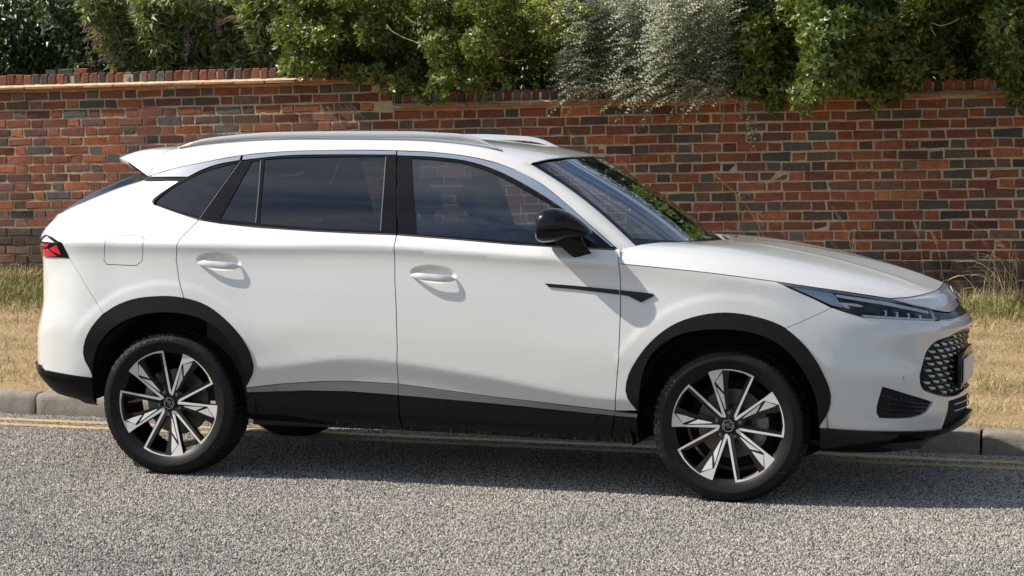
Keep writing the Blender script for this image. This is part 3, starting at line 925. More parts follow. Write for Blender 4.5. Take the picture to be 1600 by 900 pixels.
dr = unit(rg, len(P2))*0.7+np.array([0, -0.7, -0.2]); dr /= np.linalg.norm(dr, axis=1)[:, None]
V, F = shoots(rg, P2, dr, 6, 0.055, 0.013, 1.0)
M_MAROON = make_leaf('maroon_leaf', [(0, (0.035, 0.012, 0.014)), (1, (0.10, 0.028, 0.030))], 0.35)
o = link('maroon_leaves', mesh_np('maroon_leaves', V-np.array((-1.3, 7.5, 0.5)), F, M_MAROON, False), sh); tag(o, kind='stuff')

# 4 yellow-green shrub
rg = np.random.default_rng(34)
vlo = [(735, 40), (760, 92), (800, 100), (830, 84), (860, 92), (905, 100), (930, 60)]
P, lm, d = surface_cloud(rg, 700, 735, 930, vlo, 2.8, 7.2, 0.9, 23, 0.45, 3.0, 1.4)
def sprays(P, dirs, nl, L, W, length, droop, rg, both=True):
    out = []
    for k in range(nl):
        t = (k+0.5)/nl*length
        c = P+dirs*t+DN*droop*t*t
        tan = dirs+DN*2*droop*t; tan /= np.linalg.norm(tan, axis=1)[:, None]
        side = np.cross(tan, np.array([0, -0.3, 1.0])); side /= np.linalg.norm(side, axis=1)[:, None]
        for s in ((1, -1) if both else (1,)):
            ax = tan*0.65+side*s*0.8+rg.normal(0, 0.15, P.shape)
            nm = np.cross(side, tan)+rg.normal(0, 0.35, P.shape)
            out.append(leaves(c, ax, nm, rg.uniform(L*0.7, L*1.15, len(P)), rg.uniform(W*0.8, W*1.2, len(P)), 0.2, 0.25))
    return out
dirs = unit(rg, len(P))*0.6+np.array([0, -0.55, 0.0]); dirs /= np.linalg.norm(dirs, axis=1)[:, None]
g = sprays(P, dirs, 6, 0.055, 0.012, 0.22, 1.2, rg)
plant('yellow_green_shrub', 'yellow-green shrub with long compound leaves, between the glossy shrub and the silver one', 'bush', (0.0, 7.7, 0.5), g, M_NAND, stemset(rg, -0.4, 0.5, 7.8, 3.0, 5))
P = np.array([ray_y(u, v, 7.0) for u, v in ((712, 112), (722, 118), (735, 108), (742, 122), (755, 112), (728, 128), (748, 130), (765, 104))]*3)+rg.normal(0, 0.03, (24, 3))
dirs = unit(rg, len(P))*0.5+np.array([0.7, -0.4, 0.0]); dirs /= np.linalg.norm(dirs, axis=1)[:, None]
plant('wisteria_spray', 'pale compound-leaved wisteria shoots over the low coping, right of the glossy shrub', 'climber', (-0.4, 7.2, 0.5), sprays(P, dirs, 7, 0.06, 0.013, 0.26, 0.8, rg), M_BUDD, stemset(rg, -0.5, -0.2, 7.25, 2.2, 2))

# 5 silver cotoneaster: drooping sprays of small leaves
rg = np.random.default_rng(35)
vlo = [(868, 70), (885, 120), (900, 150), (935, 150), (965, 150), (1000, 150), (1050, 152), (1090, 150), (1130, 150), (1165, 140), (1185, 40)]
P, lm, d = surface_cloud(rg, 2500, 880, 1165, vlo, 2.85, 6.70, 0.85, 29, 0.80, 4.2, 1.5)
dirs = unit(rg, len(P))*0.45+np.array([-0.62, -0.60, 0.10]); dirs /= np.linalg.norm(dirs, axis=1)[:, None]
g = sprays(P, dirs, 10, 0.025, 0.0078, 0.27, 0.95, rg)
stems = [([tuple(p), tuple(p+dd*0.12+DN*0.019), tuple(p+dd*0.24+DN*0.075)], [0.003, 0.002, 0.0012]) for p, dd in zip(P[::3], dirs[::3])]
# hanging tails
for (u0, v0, u1, v1) in ((905, 135, 878, 160), (935, 140, 880, 168), (985, 150, 965, 192), (1030, 160, 995, 208), (1022, 150, 1005, 190), (1078, 150, 1045, 185), (1095, 150, 1090, 186), (1072, 170, 1066, 200), (1150, 140, 1176, 232), (1165, 150, 1178, 215), (1140, 145, 1130, 185), (1050, 150, 1062, 165), (960, 120, 930, 150), (1125, 120, 1134, 146)):
    a = ray_y(u0, v0, 6.80); b = ray_y(u1, v1, 6.72)
    nseg = max(6, int(np.linalg.norm(b-a)/0.022))
    t = np.linspace(0, 1, nseg)[:, None]
    c = a+(b-a)*t+np.array([0, -0.06, 0.03])*np.sin(t*3.1)
    for rep in range(3):
        ax = (b-a)/np.linalg.norm(b-a)*0.7+unit(rg, nseg)*0.8
        g.append(leaves(c+rg.normal(0, 0.010, c.shape), ax, unit(rg, nseg)+np.array([0, -1.2, 0.5]), rg.uniform(0.018, 0.030, nseg), rg.uniform(0.006, 0.009, nseg)))
    stems.append(([tuple(a), tuple(c[nseg//2]), tuple(b)], [0.003, 0.002, 0.001]))
plant('silver_shrub', 'silver-green small-leaved shrub with drooping sprays hanging down over the wall', 'bush', (1.1, 7.5, 0.5), g, M_SILV, stems+stemset(rg, 0.6, 1.8, 7.6, 3.2, 7))

# 6 dark glossy evergreen, right third
rg = np.random.default_rng(36)
def evergreen(u0, u1, vlo, seed, n, name, label, locx, yf=6.58):
    P, lm, d = surface_cloud(rg, n, u0, u1, vlo, 3.15, yf, 1.0, seed, 0.85, 3.6, 1.6)
    dirs = unit(rg, len(P))*0.7+np.array([0, -0.7, 0.25]); dirs /= np.linalg.norm(dirs, axis=1)[:, None]
    g = [shoots(rg, P, dirs, 6, 0.078, 0.0175, 1.0, 0.22, 0.25, 0.04)]
    return plant(name, label, 'bush', (locx, 7.5, 0.5), g, M_PITT, stemset(rg, locx-0.7, locx+0.7, 7.6, 3.4, 6))
evergreen(1120, 1345, [(1115, 60), (1130, 140), (1185, 155), (1205, 170), (1225, 158), (1245, 148), (1262, 158), (1275, 180), (1292, 158), (1320, 148), (1345, 150)], 41, 4200,
          'evergreen_bush', 'dark glossy evergreen bush over the wall just right of the silver shrub', 2.1)
evergreen(1325, 1790, [(1320, 150), (1350, 158), (1375, 168), (1395, 150), (1420, 140), (1450, 118), (1500, 112), (1560, 118), (1580, 165), (1640, 165), (1800, 150)], 43, 6000,
          'evergreen_bush', 'dark glossy evergreen bush over the wall at the far right', 3.6)
def tendril(name, label, pts, y, r=0.0035):
    P = [ray_y(u, v, y) for u, v in smooth_line(pts, 5)]
    mb = MB(); mb.tube([tuple(p) for p in P], [r]*(len(P)-1)+[r*0.4], 6)
    o = mb.build(name, M_PALE); tag(o, label, 'twig'); return o
tendril('pale_tendril', 'pale bare tendril looping in front of the glossy shrub', [(606, 45), (604, 38), (610, 46), (625, 56), (650, 66), (668, 75)], 6.50)
tendril('pale_tendril', 'short pale tendril high on the glossy shrub, above the looping one', [(634, 25), (640, 31), (650, 37)], 6.50)
tendril('pale_tendril', 'pale curled tendril hanging from the evergreen bush at the far right', [(1500, 28), (1485, 36), (1468, 40), (1455, 36), (1456, 46), (1462, 56)], 6.35)
tendril('pale_tendril', 'thin pale tendril across the dark gap left of the yellow-green shrub', [(780, 92), (800, 95), (825, 93)], 7.0)

# dry stalks and a tall weed at the foot of the wall
def stalk(label, x, y, h, lean, seedhead=True):
    z0 = float(verge_z(np.array([x]), np.array([y]))[0])
    mb = MB()
    pts = [(x, y, z0), (x+lean*0.2, y-0.01, z0+h*0.4), (x+lean*0.6, y-0.02, z0+h*0.8), (x+lean, y-0.03, z0+h)]
    mb.tube(smooth_line(pts, 3), 0.0014, 5)
    if seedhead:
        for k in range(9):
            t = 0.80+0.022*k; zz = z0+h*t; xx = x+lean*(0.6+(t-0.8)*2)
            for s in (-1, 1): mb.tube([(xx, y-0.02, zz), (xx+s*0.014, y-0.03, zz+0.012)], [0.003, 0.001], 4)
    o = mb.build('dry_stalk', plain('stalk_straw', (0.40, 0.30, 0.16), 0.8)); tag(o, label, 'weed', 'dry grass stalks along the wall foot')
for (u, v0, h, lean, lab) in ((1225, 420, 0.95, -0.55, 'longest dry stalk leaning left over the bonnet, in front of the wall'),
                      (1345, 430, 0.72, -0.22, 'dry grass stalk rising against the wall behind the middle of the bonnet'),
                      (1330, 430, 0.55, 0.02, 'short dry stalk rising behind the front of the bonnet'),
                      (1478, 440, 0.55, -0.12, 'dry stalk beside the nose of the car, against the plinth'),
                      (1447, 440, 0.62, -0.10, 'bent dry stalk above the nose of the car, against the wall'),
                      (1160, 400, 0.80, -0.05, 'small dry stalk above the windscreen foot, against the wall')):
    p = ray_y(u, v0, 6.75)
    stalk(lab, p[0], 6.75, h, lean)
rg = np.random.default_rng(40)
root_p = ray_y(1568, 458, 6.55); z0 = float(verge_z(np.array([root_p[0]]), np.array([6.55]))[0])
mb = MB()
for k in range(30):
    a = rg.uniform(0, 6.28); h = rg.uniform(0.12, 0.48); ln = rg.normal(0, 0.13)
    x, y = root_p[0]+rg.normal(0, 0.07), 6.55+rg.normal(0, 0.05)
    pts = [(x, y, z0-0.02), (x+ln*0.3, y-0.01, z0+h*0.6), (x+ln, y-0.03, z0+h), (x+ln*1.6, y-0.04, z0+h*rg.uniform(0.75, 1.0))]
    mb.tube(smooth_line(pts, 3), [0.0017]*9+[0.0005], 4)
o = mb.build('grass_tuft', M_STRAW, smooth=False); tag(o, 'tall tuft of dry grass at the wall foot, right of the nose of the car', 'grass tuft')
# ================================================================== CAR: surfaces
YC = 0.945          # centre plane of the car (near side faces -y)

class Surf:
    def __init__(s, fn, a0, a1, na, b0, b1, nb):
        s.fn = fn
        A, B = np.meshgrid(np.linspace(a0, a1, na), np.linspace(b0, b1, nb), indexing='ij')
        s.A, s.B = A.ravel(), B.ravel()
        s.P = fn(s.A, s.B)
        s.N = s.normal(s.A, s.B)
        s.px = to_px(s.P)
        s.face = ((CAM_LOC-s.P)*s.N).sum(1) > 0.0
    def normal(s, a, b, e=2e-3):
        da = s.fn(a+e, b)-s.fn(a-e, b)
        db = s.fn(a, b+e)-s.fn(a, b-e)
        n = np.cross(da, db)
        return n/np.maximum(np.linalg.norm(n, axis=1), 1e-12)[:, None]
    def from_px(s, pts):
        out = []
        idx = np.nonzero(s.face)[0]
        pp = s.px[idx]
        for q in pts:
            if len(q) == 3:                      # ('ab', a, b)
                out.append((q[1], q[2])); continue
            k = idx[np.argmin(((pp-np.array(q))**2).sum(1))]
            a, b = s.A[k], s.B[k]
            for _ in range(4):
                e = 1e-3
                p = to_px(s.fn(np.array([a, a+e, a]), np.array([b, b, b+e])))
                J = np.stack([(p[1]-p[0])/e, (p[2]-p[0])/e], 1)
                if abs(np.linalg.det(J)) < 300: break
                d = np.linalg.solve(J, np.array(q)-p[0])
                d = np.clip(d, -0.02, 0.02)
                a, b = a+d[0], b+d[1]
            out.append((a, b))
        return out

def dens(poly, res, closed=True):
    out = []
    n = len(poly)
    for i in range(n if closed else n-1):
        p, q = np.array(poly[i]), np.array(poly[(i+1) % n])
        k = max(1, int(round(np.linalg.norm(q-p)/res)))
        for j in range(k):
            out.append(p+(q-p)*j/k)
    if not closed: out.append(np.array(poly[-1]))
    return np.array(out)

def inside(poly, pts):
    x, y = pts[:, 0], pts[:, 1]
    c = np.zeros(len(pts), bool)
    n = len(poly)
    for i in range(n):
        x0, y0 = poly[i]; x1, y1 = poly[(i+1) % n]
        if y0 == y1: continue
        k = ((y0 > y) != (y1 > y)) & (x < (x1-x0)*(y-y0)/(y1-y0)+x0)
        c ^= k
    return c

def edge_dist(poly, pts):
    d = np.full(len(pts), 1e9)
    n = len(poly)
    for i in range(n):
        p, q = np.array(poly[i]), np.array(poly[(i+1) % n])
        e = q-p; L = max((e@e), 1e-12)
        t = np.clip(((pts-p)@e)/L, 0, 1)
        d = np.minimum(d, np.linalg.norm(pts-(p+t[:, None]*e), axis=1))
    return d

def inset(poly, g):
    P = np.array(poly, float)
    keep = [0]
    for i in range(1, len(P)):
        if np.linalg.norm(P[i]-P[keep[-1]]) > 1e-4: keep.append(i)
    P = P[keep]
    x, y = P[:, 0], P[:, 1]
    area = 0.5*np.sum(x*np.roll(y, -1)-np.roll(x, -1)*y)
    s = 1 if area > 0 else -1
    e = np.roll(P, -1, axis=0)-P
    e /= np.linalg.norm(e, axis=1)[:, None]+1e-12
    n = np.stack([-e[:, 1], e[:, 0]], 1)*s
    m = n+np.roll(n, 1, axis=0)
    L = np.linalg.norm(m, axis=1)
    m = m/np.maximum(L, 1e-6)[:, None]
    c = np.maximum((m*n).sum(1), 0.5)
    return P+m*(g/c)[:, None]

def crease_pts(lo, hi):
    out = []
    for k, (xa, xb) in ((0, (0.30, 2.45)), (1, (-0.9, 3.0))):
        a0, a1 = np.interp([xa, xb], _planx[:, 0], AG)
        aa = np.arange(max(lo[0], a0), min(hi[0], a1), 0.012)
        if len(aa):
            z = np.interp(aa, AG, _cz[:, k])
            out += [np.stack([aa, z-0.0055], 1), np.stack([aa, z+0.0055], 1)]
    return np.concatenate(out) if out else np.zeros((0, 2))

def tri_region(poly, holes=(), res=0.02, refine=(), crease=False):
    """triangulate a region in the surface's own coordinates"""
    poly = dens(poly, res*0.7)
    hs = [dens(h, res*0.7) for h in holes]
    lo, hi = poly.min(0), poly.max(0)
    def grid(lo, hi, r):
        gx, gy = np.meshgrid(np.arange(lo[0]+r/2, hi[0], r), np.arange(lo[1]+r/2, hi[1], r*0.87), indexing='ij')
        gx = gx+(np.arange(gx.shape[1]) % 2)[None, :]*r/2
        return np.stack([gx.ravel(), gy.ravel()], 1)
    G = grid(lo, hi, res)
    for (cx, cy, rx, ry, rr) in refine:
        G = G[~((abs(G[:, 0]-cx) < rx) & (abs(G[:, 1]-cy) < ry))]
        G = np.concatenate([G, grid((cx-rx, cy-ry), (cx+rx, cy+ry), rr)])
    if crease:
        C_ = crease_pts(lo, hi)
        if len(C_):
            C_ = C_[(C_[:, 1] > lo[1]) & (C_[:, 1] < hi[1])]
        if len(C_):
            zc_ = np.stack([np.interp(G[:, 0], AG, _cz[:, k]) for k in (0, 1)], 1)
            G = G[(abs(G[:, 1:2]-zc_) > 0.013).all(1)]
            G = np.concatenate([G, C_])
    ok = inside(poly, G) & (edge_dist(poly, G) > res*0.25)
    for h in hs:
        ok &= ~inside(h, G) & (edge_dist(h, G) > res*0.35)
    G = G[ok]
    pts = [poly]+hs+[G]
    E = []; b = 0
    for loop in [poly]+hs:
        n = len(loop)
        E += [(b+i, b+(i+1) % n) for i in range(n)]
        b += n
    allp = np.concatenate(pts)
    r = delaunay_2d_cdt([Vector(p) for p in allp], E, [], 0, 1e-6)
    V = np.array([tuple(v) for v in r[0]])
    T = np.array([f for f in r[2] if len(f) == 3])
    c = V[T].mean(1)
    k = inside(poly, c)
    for h in hs: k &= ~inside(h, c)
    T = T[k]
    used = np.unique(T)
    mp = -np.ones(len(V), int); mp[used] = np.arange(len(used))
    V = V[used]; T = mp[T]
    # consistent orientation in the plane
    a = V[T]
    ar = (a[:, 1, 0]-a[:, 0, 0])*(a[:, 2, 1]-a[:, 0, 1])-(a[:, 2, 0]-a[:, 0, 0])*(a[:, 1, 1]-a[:, 0, 1])
    T[ar < 0] = T[ar < 0][:, ::-1]
    return V, T

def bound_edges(T):
    cnt = {}
    for t in T:
        for i in range(3):
            e = (t[i], t[(i+1) % 3])
            cnt[e] = 1
    return [e for e in cnt if (e[1], e[0]) not in cnt]

def shell(P, N, T, thick):
    """surface + rim going inwards"""
    E = bound_edges(T)
    E = [e for e in E if not (abs(P[e[0], 1]-YC) < 2e-4 and abs(P[e[1], 1]-YC) < 2e-4)]
    vs = sorted({i for e in E for i in e})
    mp = {v: len(P)+k for k, v in enumerate(vs)}
    P2 = np.concatenate([P, P[vs]-N[vs]*thick]) if vs else P
    F = [tuple(t) for t in T]
    for a, b in E:
        F.append((b, a, mp[a], mp[b]))
    return P2, F

def mirror_y(V, F):
    V = np.array(V, float).copy()
    V[:, 1] = 2*YC-V[:, 1]
    return V, [tuple(reversed(f)) for f in F]

def panel(name, S, poly, mat, parent, off=0.0, thick=0.012, gap=0.0, res=0.02, holes=(), refine=(),
          both=False, mirror=True, px=True, sharp=32, mirror_parent=None, flip=False):
    """a sheet cut from surface S along a traced outline, with its rim; mirrored to the far side"""
    if px: poly = S.from_px(poly)
    hs = [S.from_px(h) if px else h for h in holes]
    if gap:
        poly = [tuple(p) for p in inset(poly, gap)]
        hs = [[tuple(p) for p in inset(h, -gap)] for h in hs]
    if both:
        poly = [(min(a, S.amax), b) if S.centre == 'max' else (max(a, S.amin), b) for a, b in poly]
    V, T = tri_region(poly, hs, res, refine, S is LOW and mat is M_PAINT)
    P = S.fn(V[:, 0], V[:, 1]); N = S.normal(V[:, 0], V[:, 1])
    if flip:
        N = -N; T = T[:, ::-1]
    P = P+N*off
    if both:
        a = S.amax if S.centre == 'max' else S.amin
        k = abs(V[:, 0]-a) < 1e-6
        P[k, 1] = YC
    P2, F = shell(P, N, T, thick)
    if both:
        Vm, Fm = mirror_y(P2, F)
        n = len(P2)
        ctr = [i for i in range(n) if abs(P2[i, 1]-YC) < 2e-4]
        mp = np.arange(n)+n
        mp[ctr] = ctr
        F = F+[tuple(int(mp[i]) for i in f) for f in Fm]
        P2 = np.concatenate([P2, Vm])
        return mk(name, P2, F, mat, parent, True, sharp), None
    o = mk(name, P2, F, mat, parent, True, sharp)
    o2 = None
    if mirror:
        Vm, Fm = mirror_y(P2, F)
        o2 = mk(name, Vm, Fm, mat, mirror_parent or parent, True, sharp)
    return o, o2

# ---- plan outline of the body at its widest, from rear centre round to front centre
PLAN = np.array([(-0.93, 0.945), (-0.915, 0.70), (-0.88, 0.45), (-0.82, 0.25), (-0.72, 0.11), (-0.55, 0.035), (-0.25, 0.004),
                 (0.0, -0.008), (0.45, 0.0), (0.98, 0.0), (1.6, 0.0), (2.25, -0.002), (2.767, -0.010), (3.10, 0.02),
                 (3.33, 0.085), (3.52, 0.21), (3.66, 0.42), (3.745, 0.68), (3.775, 0.945)])
# extend past both centres for the spline
_ext = np.concatenate([[(PLAN[1][0], 2*YC-PLAN[1][1])], PLAN, [(PLAN[-2][0], 2*YC-PLAN[-2][1])]])
_s = np.concatenate([[0], np.cumsum(np.linalg.norm(np.diff(_ext, axis=0), axis=1))])
_s -= _s[1]
ST = _s[1:-1]                       # arclength of each station
AEND = ST[-1]
# rows: sill bottom, sill, trim bottom, trim top, tuck crease, low door, mid door, under crease, crease, above, belt
#        each (inset from the plan outline, height)
ROWS = {
 0:  [(.22,.33),(.10,.37),(.02,.44),(.0,.49),(.0,.56),(.0,.645),(.045,.85),(.035,1.02),(.02,1.12),(.03,1.15),(.06,1.215)],
 3:  [(.20,.33),(.10,.37),(.025,.44),(.0,.49),(.0,.56),(.0,.645),(.035,.85),(.03,1.02),(.012,1.125),(.022,1.16),(.10,1.25)],
 4:  [(.16,.33),(.08,.37),(.02,.44),(.0,.47),(.0,.56),(.0,.66),(.020,.85),(.026,1.02),(.016,1.13),(.026,1.155),(.15,1.32)],
 5:  [(.12,.33),(.06,.37),(.02,.42),(.0,.46),(.0,.56),(.0,.68),(.013,.86),(.026,1.06),(.018,1.13),(.030,1.15),(.215,1.385)],
 6:  [(.10,.30),(.05,.34),(.03,.42),(.03,.45),(.01,.55),(.0,.68),(.011,.86),(.026,1.07),(.020,1.13),(.032,1.15),(.215,1.39)],
 7:  [(.10,.285),(.05,.34),(.03,.42),(.03,.45),(.01,.55),(.0,.68),(.012,.88),(.026,1.08),(.020,1.13),(.032,1.148),(.135,1.31)],
 8:  [(.10,.285),(.05,.34),(.035,.423),(.030,.447),(.004,.545),(.0,.68),(.014,.90),(.028,1.08),(.022,1.128),(.032,1.145),(.088,1.226)],
 9:  [(.10,.27),(.05,.33),(.036,.44),(.030,.492),(.0,.607),(.004,.72),(.015,.90),(.029,1.095),(.022,1.141),(.031,1.155),(.085,1.210)],
 10: [(.10,.262),(.05,.32),(.036,.425),(.030,.455),(.0,.545),(.004,.68),(.015,.88),(.028,1.07),(.022,1.118),(.031,1.130),(.085,1.180)],
 11: [(.10,.25),(.05,.31),(.030,.380),(.022,.40),(.0,.456),(.0,.62),(.013,.84),(.026,1.03),(.022,1.083),(.030,1.10),(.085,1.155)],
 12: [(.08,.25),(.04,.30),(.02,.36),(.01,.40),(.0,.46),(.0,.62),(.008,.80),(.020,.95),(.022,1.038),(.045,1.06),(.10,1.09)],
 13: [(.06,.25),(.02,.31),(.01,.355),(.0,.40),(.0,.46),(.0,.60),(.010,.74),(.025,.87),(.050,.975),(.075,1.005),(.14,1.05)],
 14: [(.06,.255),(.015,.31),(.008,.355),(.0,.40),(.0,.46),(.0,.58),(.010,.70),(.020,.80),(.070,.935),(.10,.965),(.16,1.01)],
 15: [(.07,.265),(.012,.31),(.008,.355),(.0,.40),(.0,.46),(.0,.56),(.008,.68),(.010,.78),(.060,.90),(.09,.93),(.16,.98)],
 16: [(.08,.275),(.012,.31),(.006,.355),(.0,.40),(.004,.46),(.005,.56),(.008,.68),(.005,.785),(.040,.87),(.07,.90),(.14,.95)],
 17: [(.08,.285),(.012,.32),(.004,.36),(.0,.40),(.008,.47),(.012,.56),(.012,.68),(.0,.79),(.026,.845),(.05,.87),(.12,.93)],
 18: [(.08,.29),(.012,.33),(.0,.37),(.0,.41),(.01,.48),(.014,.56),(.012,.68),(.0,.795),(.020,.835),(.05,.86),(.12,.92)],
}
def crisp(rows, idx=(4, 8), e=0.010):
    out = []
    for i, (d, z) in enumerate(rows):
        if i in idx:
            d0, z0 = rows[i-1]; q = min(0.45, e/(z-z0)); out.append((d+(d0-d)*q, z-(z-z0)*q))
        out.append((d, z))
        if i in idx:
            d1, z1 = rows[i+1]; q = min(0.45, e/(z1-z)); out.append((d+(d1-d)*q, z+(z1-z)*q))
    return out
CREASE_Z = np.array([[ROWS[k][4][1], ROWS[k][8][1]] for k in sorted(ROWS)])
ROWS = {k: crisp(v, e=0.006) for k, v in ROWS.items()}
_k = sorted(ROWS)
_tab = np.array([[c for pr in ROWS[k] for c in pr] for k in _k])         # (nst, 22)
ZG = np.arange(0.20, 1.46, 0.004)
AG = np.linspace(0, AEND, 900)
_ra = hermite(ST[_k], _tab, AG)
_cz = hermite(ST[_k], CREASE_Z, AG)
_ker = np.array([1, 4, 6, 4, 1])/16
def _soft(A, n):
    for _ in range(n):
        P_ = np.pad(A, ((2, 2), (0, 0)), 'edge')
        A = sum(_ker[q]*P_[q:q+len(A)] for q in range(5))
    return A
_ra = _soft(_ra, 110); _cz = _soft(_cz, 110)
_D = np.zeros((len(AG), len(ZG)))
for _i in range(len(AG)):
    dd = _ra[_i, 0::2]; zz = _ra[_i, 1::2]
    _D[_i] = hermite(zz, dd, ZG)
# round the rows' joints a little along the length
for _ in range(2):
    _D = np.apply_along_axis(lambda c: np.convolve(np.pad(c, 2, 'edge'), _ker, 'valid'), 1, _D)
_planx = hermite(_s, _ext, AG, mono=False)
_pt = hermite(_s, _ext, AG+2e-3, mono=False)-hermite(_s, _ext, AG-2e-3, mono=False)
_pt /= np.linalg.norm(_pt, axis=1)[:, None]
for _ in range(40):
    _pt = np.apply_along_axis(lambda c: np.convolve(np.pad(c, 2, 'edge'), _ker, 'valid'), 0, _pt)
# the tangent on both centre lines is square to the car
HANDLES = []           # (x, z) centres of the grip hollows, filled below
def lower_fn(a, z):
    a = np.asarray(a, float); z = np.asarray(z, float)
    ac = np.clip(a, 0, AEND)
    i = ac/AEND*(len(AG)-1); i0 = np.clip(i.astype(int), 0, len(AG)-2); fi = i-i0
    j = (z-ZG[0])/0.004; j0 = np.clip(np.floor(j).astype(int), 0, len(ZG)-2); fj = j-j0
    fjc = np.clip(fj, -40, 40)
    d = ((1-fi)*(1-fjc)*_D[i0, j0]+fi*(1-fjc)*_D[i0+1, j0]+(1-fi)*fjc*_D[i0, j0+1]+fi*fjc*_D[i0+1, j0+1])
    pl = (1-fi)[:, None]*_planx[i0]+fi[:, None]*_planx[i0+1]
    t = (1-fi)[:, None]*_pt[i0]+fi[:, None]*_pt[i0+1]
    t /= np.linalg.norm(t, axis=1)[:, None]
    n = np.stack([t[:, 1], -t[:, 0]], 1)
    # pressed ridge round the wheel arches
    for cx in (0.0, 2.767):
        r = np.hypot(pl[:, 0]-cx, z-0.352)
        w = 1-np.clip((r-0.585)/0.016, 0, 1); w = w*w*(3-2*w)
        d = d-0.0045*w*np.clip((z-0.60)/0.16, 0, 1)
    for hx, hz in HANDLES:
        q = ((pl[:, 0]-hx)/0.118)**2+((z-hz-0.008-(pl[:, 0]-hx)*-0.04)/0.042)**2
        w = np.clip((1-q)*1.6, 0, 1)
        d = d+0.019*w*w*(3-2*w)
    P = np.stack([pl[:, 0]-n[:, 0]*d, pl[:, 1]-n[:, 1]*d, z], 1)
    # past the centre lines: go on straight, sideways
    P[:, 1] += np.where(a < 0, -(a), 0)+np.where(a > AEND, a-AEND, 0)
    return P
LOW = Surf(lower_fn, 0, AEND, 700, 0.24, 1.42, 200)
LOW.amin, LOW.amax, LOW.centre = 0.0, AEND, "min"

# ---- side glass plane
def green_fn(x, z):
    x = np.asarray(x, float); z = np.asarray(z, float)
    y = 0.088+0.40*(z-1.17)+0.16*(z-1.17)**2
    y = y+0.055*np.clip((x-1.5)/0.7, 0, 2)**2+0.055*np.clip((0.25-x)/0.55, 0, 2)**2
    return np.stack([x, y, z], 1)
GRN = Surf(green_fn, -0.6, 2.5, 520, 1.05, 1.75, 180)

def px3(S, pts, n=8):
    ab = np.array(S.from_px(pts))
    return S.fn(ab[:, 0], ab[:, 1])

def resample(P, n):
    P = np.asarray(P, float)
    d = np.concatenate([[0], np.cumsum(np.linalg.norm(np.diff(P, axis=0), axis=1))])
    return hermite(d, P, np.linspace(0, d[-1], n), mono=False)
def linres(P, t):
    P = np.asarray(P, float)
    d = np.concatenate([[0], np.cumsum(np.linalg.norm(np.diff(P, axis=0), axis=1))])
    return np.stack([np.interp(np.asarray(t)*d[-1], d, P[:, k]) for k in range(3)], 1)

def grid_faces(n, m, flip=False):
    F = []
    for i in range(n-1):
        for j in range(m-1):
            f = (i*m+j, (i+1)*m+j, (i+1)*m+j+1, i*m+j+1)
            F.append(f[::-1] if flip else f)
    return F

def loft(name, curves, mat, parent, mirror='both', thick=0.0, flip=False, sharp=40):
    """curves: list of equal-length (n,3) arrays; joins them into a sheet. mirror: both/sep/none"""
    n = len(curves); m = len(curves[0])
    V = np.concatenate(curves)
    F = grid_faces(n, m, flip)
    if thick:
        me = None
    if mirror == 'both':
        Vm, Fm = mirror_y(V, F)
        k = len(V)
        V2 = np.concatenate([V, Vm]); F2 = F+[tuple(i+k for i in f) for f in Fm]
        bm = bmesh.new()
        vs = [bm.verts.new(v) for v in V2]
        for f in F2:
            try: bm.faces.new([vs[i] for i in f])
            except ValueError: pass
        bmesh.ops.remove_doubles(bm, verts=bm.verts, dist=2e-4)
        bmesh.ops.recalc_face_normals(bm, faces=bm.faces)
        if sum(f.normal.z*f.calc_area() for f in bm.faces) < 0:
            bmesh.ops.reverse_faces(bm, faces=bm.faces)
        me = bpy.data.meshes.new(name)
        bm.to_mesh(me); bm.free()
        me.materials.append(mat)
        me.polygons.foreach_set('use_smooth', np.ones(len(me.polygons), bool))
        me.set_sharp_from_angle(angle=R(sharp))
        o = link(name, me, parent)
        if thick:
            md = o.modifiers.new('thickness', 'SOLIDIFY'); md.thickness = thick; md.offset = -1
        return o
    o = mk(name, V, F, mat, parent, True, sharp)
    if thick:
        md = o.modifiers.new('thickness', 'SOLIDIFY'); md.thickness = thick; md.offset = -1
    if mirror == 'sep':
        Vm, Fm = mirror_y(V, F)
        o2 = mk(name, Vm, Fm, mat, parent, True, sharp)
        if thick:
            md = o2.modifiers.new('thickness', 'SOLIDIFY'); md.thickness = thick; md.offset = -1
        return o, o2
    return o
# ================================================================== CAR: materials
def make_paint():
    m, ns, ls, b = nmat('white_pearl_paint')
    tc = ns.new('ShaderNodeTexCoord')
    n = noise(ns, ls, tc.outputs['Object'], 1.5, 4)
    r = ramp(ns, [(0.3, (0.715, 0.715, 0.70)), (0.7, (0.74, 0.74, 0.725))])
    ls.new(n.outputs['Fac'], r.inputs['Fac'])
    # a little road dust low down
    sep = ns.new('ShaderNodeSeparateXYZ'); ls.new(tc.outputs['Object'], sep.inputs[0])
    n2 = noise(ns, ls, tc.outputs['Object'], 9, 6, 0.7)
    h = mathn(ns, ls, 'MULTIPLY', mathn(ns, ls, 'SUBTRACT', 0.62, sep.outputs['Z']), 1.6)
    h = mathn(ns, ls, 'MULTIPLY', h, n2.outputs['Fac']); h.node.use_clamp = True
    c = mix(ns, ls, mathn(ns, ls, 'MULTIPLY', h, 0.45), r.outputs['Color'], (0.42, 0.38, 0.32))
    ls.new(c, b.inputs['Base Color'])
    b.inputs['Roughness'].default_value = 0.34
    b.inputs['Metallic'].default_value = 0.12
    b.inputs['Coat Weight'].default_value = 1.0
    b.inputs['Coat Roughness'].default_value = 0.035
    nf = noise(ns, ls, tc.outputs['Object'], 900, 1)
    bump(ns, ls, nf.outputs['Fac'], 0.03, 0.002, b)
    return m
M_PAINT = make_paint()
M_GLOSS = plain('gloss_black_trim', (0.005, 0.005, 0.006), 0.3, coat=0.55, coat_rough=0.05, spec=0.05)
